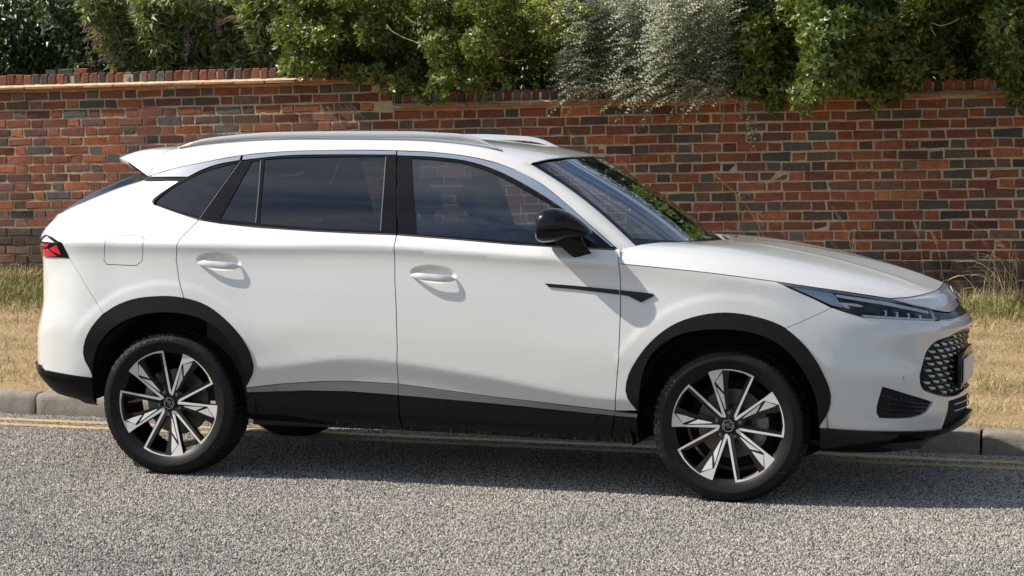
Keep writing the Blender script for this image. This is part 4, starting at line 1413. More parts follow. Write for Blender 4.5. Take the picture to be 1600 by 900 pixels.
M_CLAD = plain('black_cladding', (0.006, 0.006, 0.007), 0.45, coat=0.12, coat_rough=0.2, spec=0.2, vary=0.15, scale=60)
M_BLACK = plain('black_void', (0.006, 0.006, 0.006), 0.8)
M_LETTER = plain('raised_lettering', (0.04, 0.04, 0.04), 0.45)
M_RUB = plain('black_rubber', (0.012, 0.012, 0.013), 0.55)
M_CHROME = plain('satin_chrome', (0.72, 0.74, 0.77), 0.16, metal=1.0)
M_RAIL = plain('satin_aluminium', (0.74, 0.76, 0.79), 0.34, metal=0.55, coat=0.4)
M_SILVER = plain('machined_alloy', (0.76, 0.74, 0.70), 0.30, metal=0.25, coat=0.8)
M_WHEEL = plain('gloss_black_alloy', (0.007, 0.007, 0.008), 0.3, coat=0.9, spec=0.1)
M_DISC = plain('brake_steel', (0.16, 0.155, 0.15), 0.42, metal=0.9)
M_CALIPER = plain('cast_caliper', (0.34, 0.34, 0.34), 0.45, metal=0.5)
M_INT = plain('dark_interior', (0.02, 0.02, 0.022), 0.75, vary=0.2)
M_LINING = plain('grey_lining', (0.10, 0.10, 0.10), 0.9)
M_SEAT = plain('black_leather', (0.035, 0.035, 0.038), 0.5, vary=0.2)
M_WHITE_GRIP = M_PAINT

def make_tyre():
    m, ns, ls, b = nmat('tyre_rubber')
    tc = ns.new('ShaderNodeTexCoord')
    n = noise(ns, ls, tc.outputs['Object'], 14, 6, 0.65)
    r = ramp(ns, [(0.3, (0.005, 0.005, 0.0055)), (0.75, (0.013, 0.0125, 0.012))])
    ls.new(n.outputs['Fac'], r.inputs['Fac']); ls.new(r.outputs['Color'], b.inputs['Base Color'])
    b.inputs['Roughness'].default_value = 0.45; b.inputs['Specular IOR Level'].default_value = 0.25
    n2 = noise(ns, ls, tc.outputs['Object'], 220, 2)
    bump(ns, ls, n2.outputs['Fac'], 0.15, 0.001, b)
    return m
M_TYRE = make_tyre()

def make_glass(name, tint, rough=0.0, ior=1.5, boost=1.0):
    m, ns, ls, b = nmat(name)
    out = ns['Material Output']
    ns.remove(b)
    tr = ns.new('ShaderNodeBsdfTransparent'); tr.inputs['Color'].default_value = (*tint, 1)
    gl = ns.new('ShaderNodeBsdfGlossy'); gl.inputs['Roughness'].default_value = rough
    gl.inputs['Color'].default_value = (0.95, 0.97, 1.0, 1)
    fr = ns.new('ShaderNodeFresnel'); fr.inputs['IOR'].default_value = ior
    f = mathn(ns, ls, 'MULTIPLY', fr.outputs['Fac'], boost); f.node.use_clamp = True
    mx = ns.new('ShaderNodeMixShader')
    ls.new(f, mx.inputs['Fac']); ls.new(tr.outputs[0], mx.inputs[1]); ls.new(gl.outputs[0], mx.inputs[2])
    ls.new(mx.outputs[0], out.inputs['Surface'])
    return m
M_GLASS = make_glass('clear_tinted_glass', (0.76, 0.84, 0.85), ior=1.62, boost=2.2)
M_WSCREEN = make_glass('windscreen_glass', (0.50, 0.55, 0.54), ior=1.7, boost=1.9)
M_PRIV = make_glass('privacy_glass', (0.36, 0.40, 0.42), ior=1.62, boost=1.5)
M_PRIVD = make_glass('dark_privacy_glass', (0.02, 0.023, 0.026), ior=1.62, boost=1.6)
M_LENS = make_glass('lamp_lens', (0.93, 0.94, 0.95), ior=1.45, boost=1.0)

def make_perf():
    m, ns, ls, b = nmat('perforated_grey_trim')
    tc = ns.new('ShaderNodeTexCoord')
    mp = ns.new('ShaderNodeMapping'); mp.inputs['Scale'].default_value = (160, 160, 160)
    mp.inputs['Rotation'].default_value = (0, R(45), 0)
    ls.new(tc.outputs['Object'], mp.inputs['Vector'])
    ck = ns.new('ShaderNodeTexChecker'); ck.inputs['Scale'].default_value = 1
    ck.inputs['Color1'].default_value = (0.33, 0.34, 0.36, 1); ck.inputs['Color2'].default_value = (0.22, 0.22, 0.235, 1)
    ls.new(mp.outputs['Vector'], ck.inputs['Vector'])
    ls.new(ck.outputs['Color'], b.inputs['Base Color'])
    b.inputs['Roughness'].default_value = 0.35
    b.inputs['Metallic'].default_value = 0.5
    return m
M_PERF = make_perf()
M_SEAL = plain('grey_glass_seal', (0.22, 0.23, 0.24), 0.4)
M_RED = plain('red_lamp', (0.65, 0.02, 0.035), 0.2, coat=1.0)
M_PLATE = plain('white_plate', (0.75, 0.75, 0.73), 0.35)
M_LED = plain('lamp_reflector', (0.95, 0.97, 1.0), 0.35)

# ================================================================== CAR: body
CAR = empty('car', (1.4, YC, 0.0))
tag(CAR, 'white crossover car with black cladding and machined alloy wheels, parked side-on at the kerb', 'car')
CARROOT = CAR
CAR_INV = Matrix.Translation((-1.4, -YC, 0))
# all car meshes are written in road coordinates; the part objects sit at the road origin
_car_parts_start = len(bpy.data.objects)

def part_frame(o):
    if o is not None and o.parent is CAR:
        o.matrix_parent_inverse = CAR_INV
    return o

# handles first: they hollow the doors
_h1 = LOW.fn(*[np.array([c]) for c in LOW.from_px([(342, 411.5)])[0]])[0]
_h2 = LOW.fn(*[np.array([c]) for c in LOW.from_px([(677, 431)])[0]])[0]
HANDLES += [(_h1[0], _h1[2]), (_h2[0], _h2[2])]
A_OF_X = lambda x: float(np.interp(x, _planx[:, 0], AG))
REF_H1 = (A_OF_X(_h1[0]), _h1[2], 0.15, 0.06, 0.0045)
REF_H2 = (A_OF_X(_h2[0]), _h2[2], 0.15, 0.06, 0.0045)

# --- traced lines (photo pixels, each laid on the body surface)
SH_F = [(961, 390.5), (966.4, 397), (968.6, 425), (969.7, 480), (966.4, 562), (961.5, 636.8)]     # wing/front door
SH_M = [(619.6, 367), (616.8, 379.4), (617, 440), (619, 480), (620.7, 542), (622.3, 600)]         # door/door
SH_R = [(311, 343.5), (289.6, 365), (281, 374), (276.6, 382), (275.2, 405), (279.5, 437), (287.5, 466)]
BELT_F = [(620, 367), (716, 374.5), (802, 382), (903, 388), (961, 390.5)]
BELT_R = [(311, 343.5), (344.5, 349), (402, 355.5), (489, 361.3), (561, 364.8), (619.6, 367)]
ARCH_R = smooth_line([(143.8, 582), (131, 554.7), (132.5, 536), (146.7, 507), (172.4, 483.2), (205.4, 468.5), (238.4, 463.7),
          (286, 465.6), (322.8, 477.7), (352, 499.7), (377.8, 529), (392.5, 558.4), (396, 577), (384.4, 603)], 3)
ARCH_RI = smooth_line([(145, 590), (147, 562), (154, 540), (172.4, 516.2), (198, 499.7), (227.4, 490.5), (264, 488),
          (304.5, 494.2), (337.5, 510.7), (363, 536.4), (377.8, 565.7), (383, 605)], 3)
ARCH_F = smooth_line([(997, 642), (978.5, 616), (981, 590), (994, 564), (1015.6, 536), (1051, 508.4), (1086.7, 495), (1133, 489),
          (1179, 495), (1225.4, 512), (1261, 544), (1285.8, 583), (1298.3, 622), (1294.7, 642), (1281, 664)], 3)
ARCH_FI = smooth_line([(997.5, 645), (999.5, 612), (1006.7, 576), (1026, 544), (1062, 522.7), (1097, 515.6), (1140, 514.8),
          (1186, 522.7), (1225.4, 544), (1257, 583), (1275, 622), (1280.5, 664)], 3)
def cut(line, a, b): return line[a:b]
iRs = min(range(len(ARCH_R)), key=lambda i: abs(ARCH_R[i][0]-161.4)+abs(ARCH_R[i][1]-490.5))
iRd = min(range(len(ARCH_R)), key=lambda i: abs(ARCH_R[i][0]-287.5)+abs(ARCH_R[i][1]-466))
iFs = min(range(len(ARCH_F)), key=lambda i: abs(ARCH_F[i][0]-1228)+abs(ARCH_F[i][1]-513))
ARCH_R[iRs] = (161.4, 490.5); ARCH_R[iRd] = (287.5, 466); ARCH_F[iFs] = (1228, 513.5)
G = 0.0022
TRIM_TOP_R = [(622.3, 600), (545.6, 595.5), (496, 596.3), (442.5, 599.6), (384.4, 606)]
TRIM_TOP_F = [(961.5, 642), (772.5, 620.3), (622.3, 600)]

def fuel(): return [(167, 371), (173, 367), (221, 369), (225.5, 374), (222, 407), (213, 415), (167, 413), (162.5, 407)]
fd, fd2 = panel('front_door', LOW, BELT_F+SH_F[1:]+[(961, 642)]+TRIM_TOP_F[1:]+SH_M[::-1][1:], M_PAINT, CAR, gap=G, refine=[REF_H2], res=0.018)
rd, rd2 = panel('rear_door', LOW, BELT_R+SH_M[1:]+TRIM_TOP_R[1:]+[ARCH_R[-1]]+ARCH_R[iRd:-1][::-1]+SH_R[::-1][1:-1], M_PAINT, CAR, gap=G, refine=[REF_H1], res=0.018)
LAMP_BACK = [(108.3, 403.3), (96.7, 380), (82, 371), (71.7, 366.7)]
QTOP = [(67.5, 349), (80, 340), (93.3, 333.3), (100, 331.7), (160, 305), (226, 282), (279.5, 283)]
QWIN = [(252, 301), (240, 310), (237.5, 315), (241, 320), (272.2, 331), (311, 343.5)]
SEAM_R = [(161.4, 490.5), (124.7, 430), (108.3, 403.3)]
qp, qp2 = panel('rear_wing', LOW, QTOP+QWIN+SH_R[1:-1]+ARCH_R[iRs:iRd+1][::-1]+SEAM_R[1:]+LAMP_BACK[1:], M_PAINT, CAR, gap=G, res=0.018, thick=0.02, holes=[fuel()])
ff, ff2 = panel('fuel_flap', LOW, fuel(), M_PAINT, qp, gap=0.0014, res=0.015, mirror=False)
ff_f, _ = panel('panel_insert', LOW, fuel(), M_PAINT, qp2, gap=0.0, res=0.02, mirror=False)
ff_f.data.transform(Matrix.Diagonal((1, -1, 1, 1)) ); ff_f.data.transform(Matrix.Translation((0, 2*YC, 0))); ff_f.data.flip_normals()
HOOD_LINE = [(968.4, 412), (1040, 419), (1107, 426), (1173, 434.5), (1213, 440)]
fw_, fw_2 = panel('front_wing', LOW, HOOD_LINE+[(1235, 450.6), (1264.4, 463.3), (1300, 481)]+[(1228, 513.5)]+ARCH_F[:iFs][::-1]+[(995, 642), (961.5, 642)]+SH_F[1:][::-1], M_PAINT, CAR, gap=G, res=0.018)
# piece of wing above the door corner, under the mirror-corner
wt, wt2 = panel('wing_corner', LOW, [(961, 389.5), (968, 388), (970, 412), (968.4, 412), (966.6, 397)], M_PAINT, fw_, gap=0.0006, res=0.015, mirror_parent=fw_2)

# rear bumper and tail
A0, AE = 0.0, AEND
rb, _ = panel('rear_bumper', LOW, SEAM_R+[(66, 403.3), ('ab', A0, 1.035), ('ab', A0, 0.485), (75.2, 578.5), (145, 590)]+ARCH_R[:iRs][1:], M_PAINT, CAR, gap=0.0, both=True, res=0.022)
tl, tl2 = panel('tail_lamp', LOW, [(60.5, 378), (71.7, 366.7), (82, 371), (96.7, 380), (108.3, 403.3), (66, 403.3)], M_GLOSS, CAR, off=0.004, thick=0.03, gap=0.001, res=0.015)
for pl_, par_, mir in ((tl, tl, 0), (tl2, tl2, 1)):
    for poly in ([(66, 380), (79, 381), (75, 386), (68, 383)], [(79, 388), (90, 382), (97, 398), (83, 392)], [(70, 389), (74, 388.5), (90, 400), (70, 400)]):
        a, _ = panel('red_lens', LOW, poly, M_RED, None, off=0.009, thick=0.006, res=0.012, mirror=False)
        if mir: a.data.transform(Matrix.Translation((0, 2*YC, 0)) @ Matrix.Diagonal((1, -1, 1, 1))); a.data.flip_normals()
        a.parent = par_
    a, _ = panel('clear_lens', LOW, [(68, 377), (75, 370), (86, 379)], M_LED, None, off=0.008, thick=0.005, res=0.012, mirror=False)
    if mir: a.data.transform(Matrix.Translation((0, 2*YC, 0)) @ Matrix.Diagonal((1, -1, 1, 1))); a.data.flip_normals()
    a.parent = par_
tg, _ = panel('tailgate', LOW, [('ab', A0, 1.035), (66, 403.3), (60.5, 378), (71.7, 366.7), (67.5, 349), ('ab', A0, 1.215)], M_PAINT, CAR, both=True, res=0.022)
bs, _ = panel('rear_skirt', LOW, [('ab', A0, 0.485), (75.2, 578.5), (145, 590), (145.5, 597), (151, 629), (124.7, 622.6), (91.7, 613.4), (73.4, 598.7), ('ab', A0, 0.36)], M_CLAD, CAR, off=0.006, both=True, res=0.022)
st, _ = panel('skirt_ledge', LOW, [('ab', A0, 0.505), (66, 570), (75, 580), (145, 592.5), (145, 597), (75, 586), (60, 577), ('ab', A0, 0.475)], M_GLOSS, bs, off=0.010, both=True, res=0.02)

# arch cladding
panel('arch_cladding', LOW, ARCH_R+ARCH_RI[::-1], M_CLAD, CAR, off=0.007, thick=0.03, res=0.02)
panel('arch_cladding', LOW, ARCH_F+ARCH_FI[::-1], M_CLAD, CAR, off=0.007, thick=0.03, res=0.02)

# door lower trims
TB_R = [(386.8, 613), (483.8, 610), (545, 611.3), (622.5, 617.4)]
TB_F = [(622.5, 617.4), (772.5, 630.6), (960, 649.3)]
for par, parm, top, bot, low in ((rd, rd2, TRIM_TOP_R[::-1], TB_R, [(391, 655), (483.8, 663.6), (560, 666.5), (629.5, 670.6)]),
                      (fd, fd2, TRIM_TOP_F[::-1], TB_F, [(631.5, 670.6), (772.5, 680), (956, 690.4)])):
    panel('door_trim', LOW, top+bot[::-1], M_PERF, par, off=0.003, gap=0.0012, res=0.02, mirror_parent=parm)
    panel('sill_cover', LOW, bot+low[::-1], M_GLOSS, par, off=0.002, gap=0.0016, res=0.02, mirror_parent=parm)
panel('wing_trim', LOW, [(961.5, 643), (996, 647), (995.5, 652.4), (960.5, 649.5)], M_PERF, fw_, off=0.003, gap=0.001, res=0.02, mirror_parent=fw_2)
panel('sill_cover', LOW, [(960.5, 649.5), (995.5, 652.4), (1000, 692.5), (957, 690.6)], M_GLOSS, fw_, off=0.002, gap=0.001, res=0.02, mirror_parent=fw_2)

# front bumper
LOW.centre = 'max'
GRILLE = smooth_line([(1515, 512.5), (1505.6, 514.7), (1483, 525.8), (1461, 534.5), (1448.6, 548), (1441.7, 569), (1437.5, 596), (1442, 608), (1456, 614.5), (1483, 619.5), (1497, 616.5), (1507, 608.5)], 3)+[('ab', AE+0.03, 0.478), ('ab', AE+0.03, 0.785)]
FOG = [(1378.4, 603.8), (1420, 616.5), (1458.6, 628.3), (1450, 641), (1441.7, 648), (1424.8, 653), (1400, 654.5), (1374, 653.2), (1369.2, 645), (1370, 634)]
fb, _ = panel('front_bumper', LOW, [(1300, 481.2), (1228, 513.5)]+ARCH_F[iFs+1:]+[(1281, 668.4), (1349, 672.6), (1412, 673.5), (1471, 670), (1482, 626.5), (1490, 624), ('ab', AE-0.195, 0.452), ('ab', AE, 0.457), ('ab', AE, 0.838), (1510, 489), (1501, 495.5), (1486, 501), (1465, 502), (1441.7, 501), (1349, 496.2), (1315, 486.5)],
              M_PAINT, CAR, both=True, res=0.018, holes=[GRILLE, FOG], thick=0.03)
gb, _ = panel('grille', LOW, GRILLE[:-2]+[('ab', AE, 0.478), ('ab', AE, 0.785)], M_BLACK, CAR, off=-0.035, both=True, res=0.03)
fi, fi2 = panel('fog_intake', LOW, FOG, M_GLOSS, fb, off=-0.03, res=0.02, mirror_parent=fb, thick=0.0)
lg, _ = panel('lower_grille', LOW, [(1471, 670), (1482, 626.5), (1490, 624), ('ab', AE-0.195, 0.452), ('ab', AE, 0.457), ('ab', AE, 0.370), ('ab', AE-0.25, 0.345)], M_BLACK, CAR, off=-0.03, both=True, res=0.03)
sk, _ = panel('front_skirt', LOW, [(1281, 669), (1349, 673), (1412, 674), (1471, 670.5), ('ab', AE-0.25, 0.348), ('ab', AE, 0.374), ('ab', AE, 0.335), ('ab', AE-0.25, 0.312), ('ab', AE-0.40, 0.292), (1440, 690), (1412, 698.8), (1349, 704), (1281, 702)], M_GLOSS, CAR, off=0.012, both=True, res=0.02, thick=0.05)

def curve_on(S, pts, off=0.0, n=10):
    ab = np.array(S.from_px(pts)); ab = np.array(smooth_line(ab, n))
    return S.fn(ab[:, 0], ab[:, 1])+S.normal(ab[:, 0], ab[:, 1])*off
def both_tube(name, P, rad, mat, parent, n=6, parent2=None):
    mb = MB(); mb.tube(P, rad, n); o = mb.build(name, mat, parent)
    V, F = mirror_y(mb.V, mb.F); mk(name, V, F, mat, parent2 or parent)
    return o
def ab_curve(a0, a1, z, n, off):
    aa = np.linspace(a0, a1, n); zz = np.full(n, z) if np.isscalar(z) else np.interp(aa, z[0], z[1])
    return LOW.fn(aa, zz)+LOW.normal(aa, zz)*off
# grille: glossy cross bars and rows of slanted fins
_gh = np.array(LOW.from_px(GRILLE))
mb = MB(); fins = MB()
zrows = np.linspace(0.480, 0.787, 12)
def grill_ok(a, z): return inside(_gh, np.array([[min(a, AE+0.02), z]]))[0]
for z in zrows:
    aa = np.arange(AE-0.62, AE+0.001, 0.02)
    seg = [a for a in aa if grill_ok(a, z)]
    if len(seg) > 2:
        P = ab_curve(seg[0], AE, z, 24, -0.012); mb.tube(P, 0.0042, 6)
        Q = P.copy(); Q[:, 1] = 2*YC-Q[:, 1]; mb.tube(Q, 0.0042, 6)
for k, z in enumerate(zrows[:-1]):
    z1 = zrows[k+1]
    for j, a in enumerate(np.arange(AE-0.62, AE-0.01, 0.082)+(0.036 if k % 2 else 0)+0.006*math.sin(k*2.1)):
        pts = [(a+0.016, z+0.006), (a+0.050, z+0.004), (a+0.060, z+0.012), (a+0.030, z1-0.010), (a-0.002, z1-0.006)]
        if not all(grill_ok(p[0], p[1]) for p in pts): continue
        ab = np.array(pts)
        for off0, off1 in ((-0.006, -0.026),):
            P = LOW.fn(ab[:, 0], ab[:, 1]); Nn = LOW.normal(ab[:, 0], ab[:, 1])
            F = np.concatenate([P+Nn*off0, P+Nn*off1])
            F[3:5] -= Nn[3:5]*0.010
            faces = [(0, 1, 2, 3, 4), (0, 5, 6, 1), (1, 6, 7, 2), (2, 7, 8, 3), (3, 8, 9, 4), (4, 9, 5, 0)]
            fins.add(F, faces)
            Fm = F.copy(); Fm[:, 1] = 2*YC-Fm[:, 1]
            fins.add(Fm, [tuple(reversed(f)) for f in faces])
mb.build('grille_bar', M_GLOSS, gb)
M_FIN = plain('grass_reflection_fin', (0.50, 0.44, 0.34), 0.30, metal=0.85)  # beige base colour carries the reflection of dry grass
o = fins.build('grille_fin', M_FIN, gb, smooth=False); tag(o, kind='stuff')
# rims of the openings
both_tube('grille_surround', curve_on(LOW, GRILLE[:-2], -0.004, 3), 0.005, M_GLOSS, gb)
# fog intake slats and nozzle
mb = MB()
for t in (0.25, 0.5, 0.75):
    p0 = (1371+4*t, 606+t*44); p1 = (1455-6*t, 628+t*18)
    P = curve_on(LOW, [p0, ((p0[0]+p1[0])/2, (p0[1]+p1[1])/2+3), p1], -0.012, 6); mb.tube(P, [0.0045]*len(P), 6)
for t in np.linspace(0.35, 0.95, 8):
    P = curve_on(LOW, [(1372+t*86, 607+t*22), (1372+t*70, 648-t*4)], -0.016, 4); mb.tube(P, 0.0022, 5)
for o in (mb.build('intake_slat', M_GLOSS, fi),): pass
Vm, Fm = mirror_y(np.array(mb.V), mb.F); mk('intake_slat', Vm, Fm, M_GLOSS, fi2)
# lower grille slats
mb = MB()
for z in (0.392, 0.424):
    P = ab_curve(AE-0.30, AE, z, 14, -0.008); mb.tube(P, 0.0035, 6); Q = P.copy(); Q[:, 1] = 2*YC-Q[:, 1]; mb.tube(Q, 0.0035, 6)
mb.build('grille_slat', M_RAIL, lg)
# number plate in its black holder
mb = MB(); mb.box((3.735, YC-0.29, 0.500), (3.756, YC+0.29, 0.665), 0, 0.004)
pf = mb.build('plate_holder', M_GLOSS, CAR)
mb = MB(); mb.box((3.762, YC-0.26, 0.516), (3.768, YC+0.26, 0.632), 0, 0.0015)
mb.build('number_plate', M_PLATE, pf)
# parking sensors
for px_ in ((1413.4, 590.7),):
    for m_ in (0, 1):
        ab = LOW.from_px([px_])[0]; c = LOW.fn(np.array([ab[0]]), np.array([ab[1]]))[0]; nn = LOW.normal(np.array([ab[0]]), np.array([ab[1]]))[0]
        t1 = np.cross(nn, (0, 0, 1)); t1 /= np.linalg.norm(t1); t2 = np.cross(nn, t1)
        V = [c+nn*0.0015]+[c+(t1*math.cos(2*math.pi*k/16)+t2*math.sin(2*math.pi*k/16))*0.009+nn*0.0012 for k in range(16)]+[c+(t1*math.cos(2*math.pi*k/16)+t2*math.sin(2*math.pi*k/16))*0.0108-nn*0.0005 for k in range(16)]
        F = [(0, 1+k, 1+(k+1) % 16) for k in range(16)]+[(1+k, 17+k, 17+(k+1) % 16, 1+(k+1) % 16) for k in range(16)]
        V = np.array(V)
        if m_: V, F = mirror_y(V, F)
        mk('parking_sensor', V, F, [M_PAINT, M_RUB], fb, fmat=[0]*16+[1]*16)

# --- bonnet
E_ab = np.array(LOW.from_px(HOOD_LINE+[(1250, 445.5), (1285, 450.6), (1340, 458.5), (1391, 466.6)]))
E_ab = np.array(smooth_line(E_ab, 6))
E3 = LOW.fn(E_ab[:, 0], E_ab[:, 1])
_EY = lambda x: np.interp(x, E3[:, 0], E3[:, 1])
_EZ = lambda x: np.interp(x, E3[:, 0], E3[:, 2])
REAR = np.array([(0.0, 2.254, 1.080), (0.05, 2.236, 1.152), (0.14, 2.30, 1.1), (0.40, 2.45, 1.1), (0.72, 2.555, 1.1), (1.0, 2.60, 1.1)])
FRONT = [(0.0, E3[-1][0], E3[-1][2])]
for (u_, v_, y_) in ((1418, 464.6, 0.37), (1441.7, 460.0, 0.48), (1465, 452.5, 0.69), (1474.5, 441.5, YC)):
    q_ = ray_y(u_, v_, y_); FRONT.append(((y_-E3[-1][1])/(YC-E3[-1][1]), q_[0], q_[2]))
FRONT = np.array(FRONT)
_hf = (FRONT[:, 2]-FRONT[0, 2])/(FRONT[-1, 2]-FRONT[0, 2])
def bonnet_fn(s, t):
    s = np.asarray(s, float); t = np.asarray(t, float)
    xr = hermite([0, .05, .14, .40, .72, 1.0], [2.256, 2.238, 2.30, 2.45, 2.555, 2.60], t)
    xf = hermite(FRONT[:, 0], FRONT[:, 1], t)
    x = xr+(xf-xr)*s
    xe = 2.256+(E3[-1][0]-2.256)*s; xc = 2.60+(FRONT[-1, 1]-2.60)*s
    ye, ze = _EY(xe), _EZ(xe)
    y = ye+(YC-ye)*t
    zc = hermite([2.3, 2.6, 2.8, 3.07, 3.3, 3.5, FRONT[-1, 1]], [1.172, 1.168, 1.160, 1.124, 1.079, 1.028, FRONT[-1, 2]], xc)
    hr = hermite([0, .04, .10, .18, .30, .50, 1.0], [0, .42, .76, .95, 1.04, 1.02, 1.0], t)
    hf = hermite(FRONT[:, 0], _hf, t)
    w = s**2.2
    z = ze+(zc-ze)*(hr*(1-w)+hf*w)
    z = z+0.003*np.exp(-((y-0.60-0.08*(1-s))/0.030)**2)*np.clip(s*4, 0, 1)*np.clip((1-s)*6, 0, 1)
    return np.stack([x, y, z], 1)
ss = np.linspace(0, 1, 90); tt = np.linspace(0, 1, 60)**1.7
curves = []
for k, s_ in enumerate(ss):
    c = bonnet_fn(np.full(60, s_), tt)
    if k == 0:
        curves.append(c-np.array([-0.01, 0, 0.03]))
    curves.append(c)
fl = curves[-1].copy(); fl[:, 2] -= 0.02; fl[:, 0] -= 0.012
curves.append(fl)
for c in curves:  c[0] += np.array([0, 0.0012, 0.001])
hood = loft('bonnet', [np.concatenate([[c[0]+np.array([0, 0.006, -0.018])], c]) for c in curves], M_PAINT, CAR, sharp=45)

# black tubes stand in for shut-line shade across the nose and down the wings
mb = MB()
_t = np.linspace(0, 1, 40); _c = bonnet_fn(np.ones(40), _t)+np.array([0.0022, 0, 0.0004])
_c2 = _c[::-1].copy(); _c2[:, 1] = 2*YC-_c2[:, 1]
mb.tube(np.concatenate([_c, _c2[1:]]), 0.0021, 5); mb.build('bonnet_gap_shade', M_BLACK, hood)
both_tube('wing_gap_shade', E3+np.array([0, 0.0006, -0.0004]), 0.0018, M_BLACK, hood, 5)
# nose panel between bonnet and light bar
n = 30
tn = np.linspace(0, 1, n)
F3 = bonnet_fn(np.ones(n), tn**1.3)
low_ab = np.array(LOW.from_px([(1392, 467.5), (1427.8, 476.7), (1455.6, 482.8), (1480.6, 487.3)]))
low_ab = np.array([tuple(r) for r in low_ab]+[(AE-0.12, 0.868), (AE, 0.872)])
L3 = linres(LOW.fn(*np.array(smooth_line(low_ab, 8)).T), np.linspace(0, 1, n))
cs = []
for w in np.linspace(0, 1, 14):
    c = F3*(1-w)+L3*w
    bulge = math.sin(math.pi*w)*0.013*np.clip(tn*3, 0, 1)[:, None]*np.array([0.75, -0.05, 0.65])
    cs.append(c+bulge)
cs[0] = cs[0]+np.array([0.004, 0, -0.001])
cs = [cs[0]+np.array([-0.008, 0, -0.02])]+cs
for c in cs: c[-1, 1] = YC
nose = loft('nose_panel', cs, M_PAINT, CAR, sharp=40)
# dark light bar across the nose
lb, _ = panel('light_bar', LOW, [(1455, 481), (1480.6, 487.6), ('ab', AE-0.12, 0.868), ('ab', AE, 0.872), ('ab', AE, 0.838), (1510, 489), (1501, 495.5), (1486, 501), (1465, 502)], M_GLOSS, CAR, off=-0.006, both=True, res=0.015)
both_tube('chrome_line', curve_on(LOW, [(1467, 501), (1486, 499.8), (1501, 494), (1510, 488)], 0.001), 0.0022, M_CHROME, lb)

# headlamps
LAMPP = [(1213.8, 440.5), (1250, 445.3), (1285.5, 450.6), (1340, 458.5), (1391, 466.8), (1427.8, 476.4), (1454, 481.5), (1467, 500.6), (1441.7, 500.6), (1395, 498), (1349, 495.3), (1315, 485.6), (1264.4, 463.3), (1235, 450.6)]
hl, hl2 = panel('headlamp', LOW, LAMPP, M_GLOSS, CAR, off=-0.012, thick=0.03, gap=0.001, res=0.015)
def lamp_bit(name, poly, mat, off, thick=0.004, res=0.012):
    for mir, par_ in ((0, hl), (1, hl2)):
        a, _ = panel(name, LOW, poly, mat, None, off=off, thick=thick, res=res, mirror=False)
        if mir: a.data.transform(Matrix.Translation((0, 2*YC, 0)) @ Matrix.Diagonal((1, -1, 1, 1))); a.data.flip_normals()
        a.parent = par_
M_LAMPIN = plain('lamp_inner', (0.55, 0.62, 0.70), 0.3, metal=0.3)
lamp_bit('lamp_wing', [(1238, 447.5), (1302, 457), (1318, 480), (1300, 476), (1268, 462)], M_LAMPIN, -0.006)
lamp_bit('light_strip', [(1306, 459), (1380, 469.5), (1451, 485), (1452, 489.5), (1378, 474.5), (1308, 463.5)], M_LED, -0.004)
lamp_bit('light_strip', [(1310, 472), (1340, 474.5), (1350, 478), (1345, 479.5), (1325, 476.5), (1329, 482), (1322, 481)], M_LED, -0.004)
lamp_bit('lamp_sill', [(1346, 491.5), (1400, 495.0), (1462, 498), (1462, 500.3), (1400, 497.8), (1350, 494.6)], M_LED, -0.003)
lamp_bit('lamp_corner', [(1452, 484), (1457, 486), (1464, 498.5), (1459, 498.5)], M_LAMPIN, -0.004)
for k in range(4):
    x0 = 1381+k*18.0; y0 = 484.5+k*2.2
    lamp_bit('projector', [(x0, y0), (x0+5.5, y0+0.6), (x0+5.5, y0+8), (x0+1, y0+7.4), (x0+2.5, y0+6), (x0+3, y0+2.4)], M_LED, -0.004, res=0.008)
panel('lamp_lens', LOW, LAMPP, M_LENS, hl, off=0.003, thick=0.004, gap=0.003, res=0.015, mirror_parent=hl2)
# badge on the nose
def text_mesh(txt, size, extrude):
    cu = bpy.data.curves.new('lettering', 'FONT'); cu.body = txt; cu.size = size; cu.extrude = extrude
    cu.align_x = 'CENTER'; cu.align_y = 'CENTER'; cu.resolution_u = 3
    o = bpy.data.objects.new('tmp_text', cu); COL.objects.link(o)
    dg = bpy.context.evaluated_depsgraph_get()
    me = bpy.data.meshes.new_from_object(o.evaluated_get(dg))
    bpy.data.objects.remove(o); bpy.data.curves.remove(cu)
    return me
def badge(rad, parent, M, name='badge'):
    """octagonal badge with the two letters, face along +z of matrix M"""
    mb = MB()
    n = 8
    ring = lambda r, z: [(r*math.cos(math.pi/8+2*math.pi*k/n), r*math.sin(math.pi/8+2*math.pi*k/n), z) for k in range(n)]
    V = ring(rad, 0)+ring(rad, 0.004)+ring(rad*0.86, 0.004)+ring(rad*0.84, 0.0015)
    F = []
    for a in range(3):
        for k in range(n): F.append((a*n+k, a*n+(k+1) % n, (a+1)*n+(k+1) % n, (a+1)*n+k))
    mb.add(V, F, 0); mb.add(ring(rad*0.85, 0.0015), [tuple(range(n))], 1)
    mb.V = [tuple(M @ Vector(v)) for v in mb.V]
    o = mb.build(name, [M_CHROME, M_GLOSS], parent, smooth=False)
    me = text_mesh('MG', rad*1.05, 0.0015)
    me.transform(M @ Matrix.Translation((0, 0, 0.003)) @ Matrix.Diagonal((0.92, 1.25, 1, 1)))
    me.materials.clear(); me.materials.append(M_CHROME)
    link('badge_lettering', me, o)
    return o
_m = [c[-1] for c in cs[1:]]
_mid = len(_m)//2+1
bc = _m[_mid]+np.array([0, -0.0, 0])
_t = Vector(_m[_mid+1]-_m[_mid-1]).normalized()
xax = Vector((0, 1, 0)); yax = -_t; zax = xax.cross(yax)
bc = bc+np.array(zax)*0.001
badge(0.052, nose, Matrix(((xax[0], yax[0], zax[0], bc[0]), (xax[1], yax[1], zax[1], bc[1]), (xax[2], yax[2], zax[2], bc[2]), (0, 0, 0, 1))))

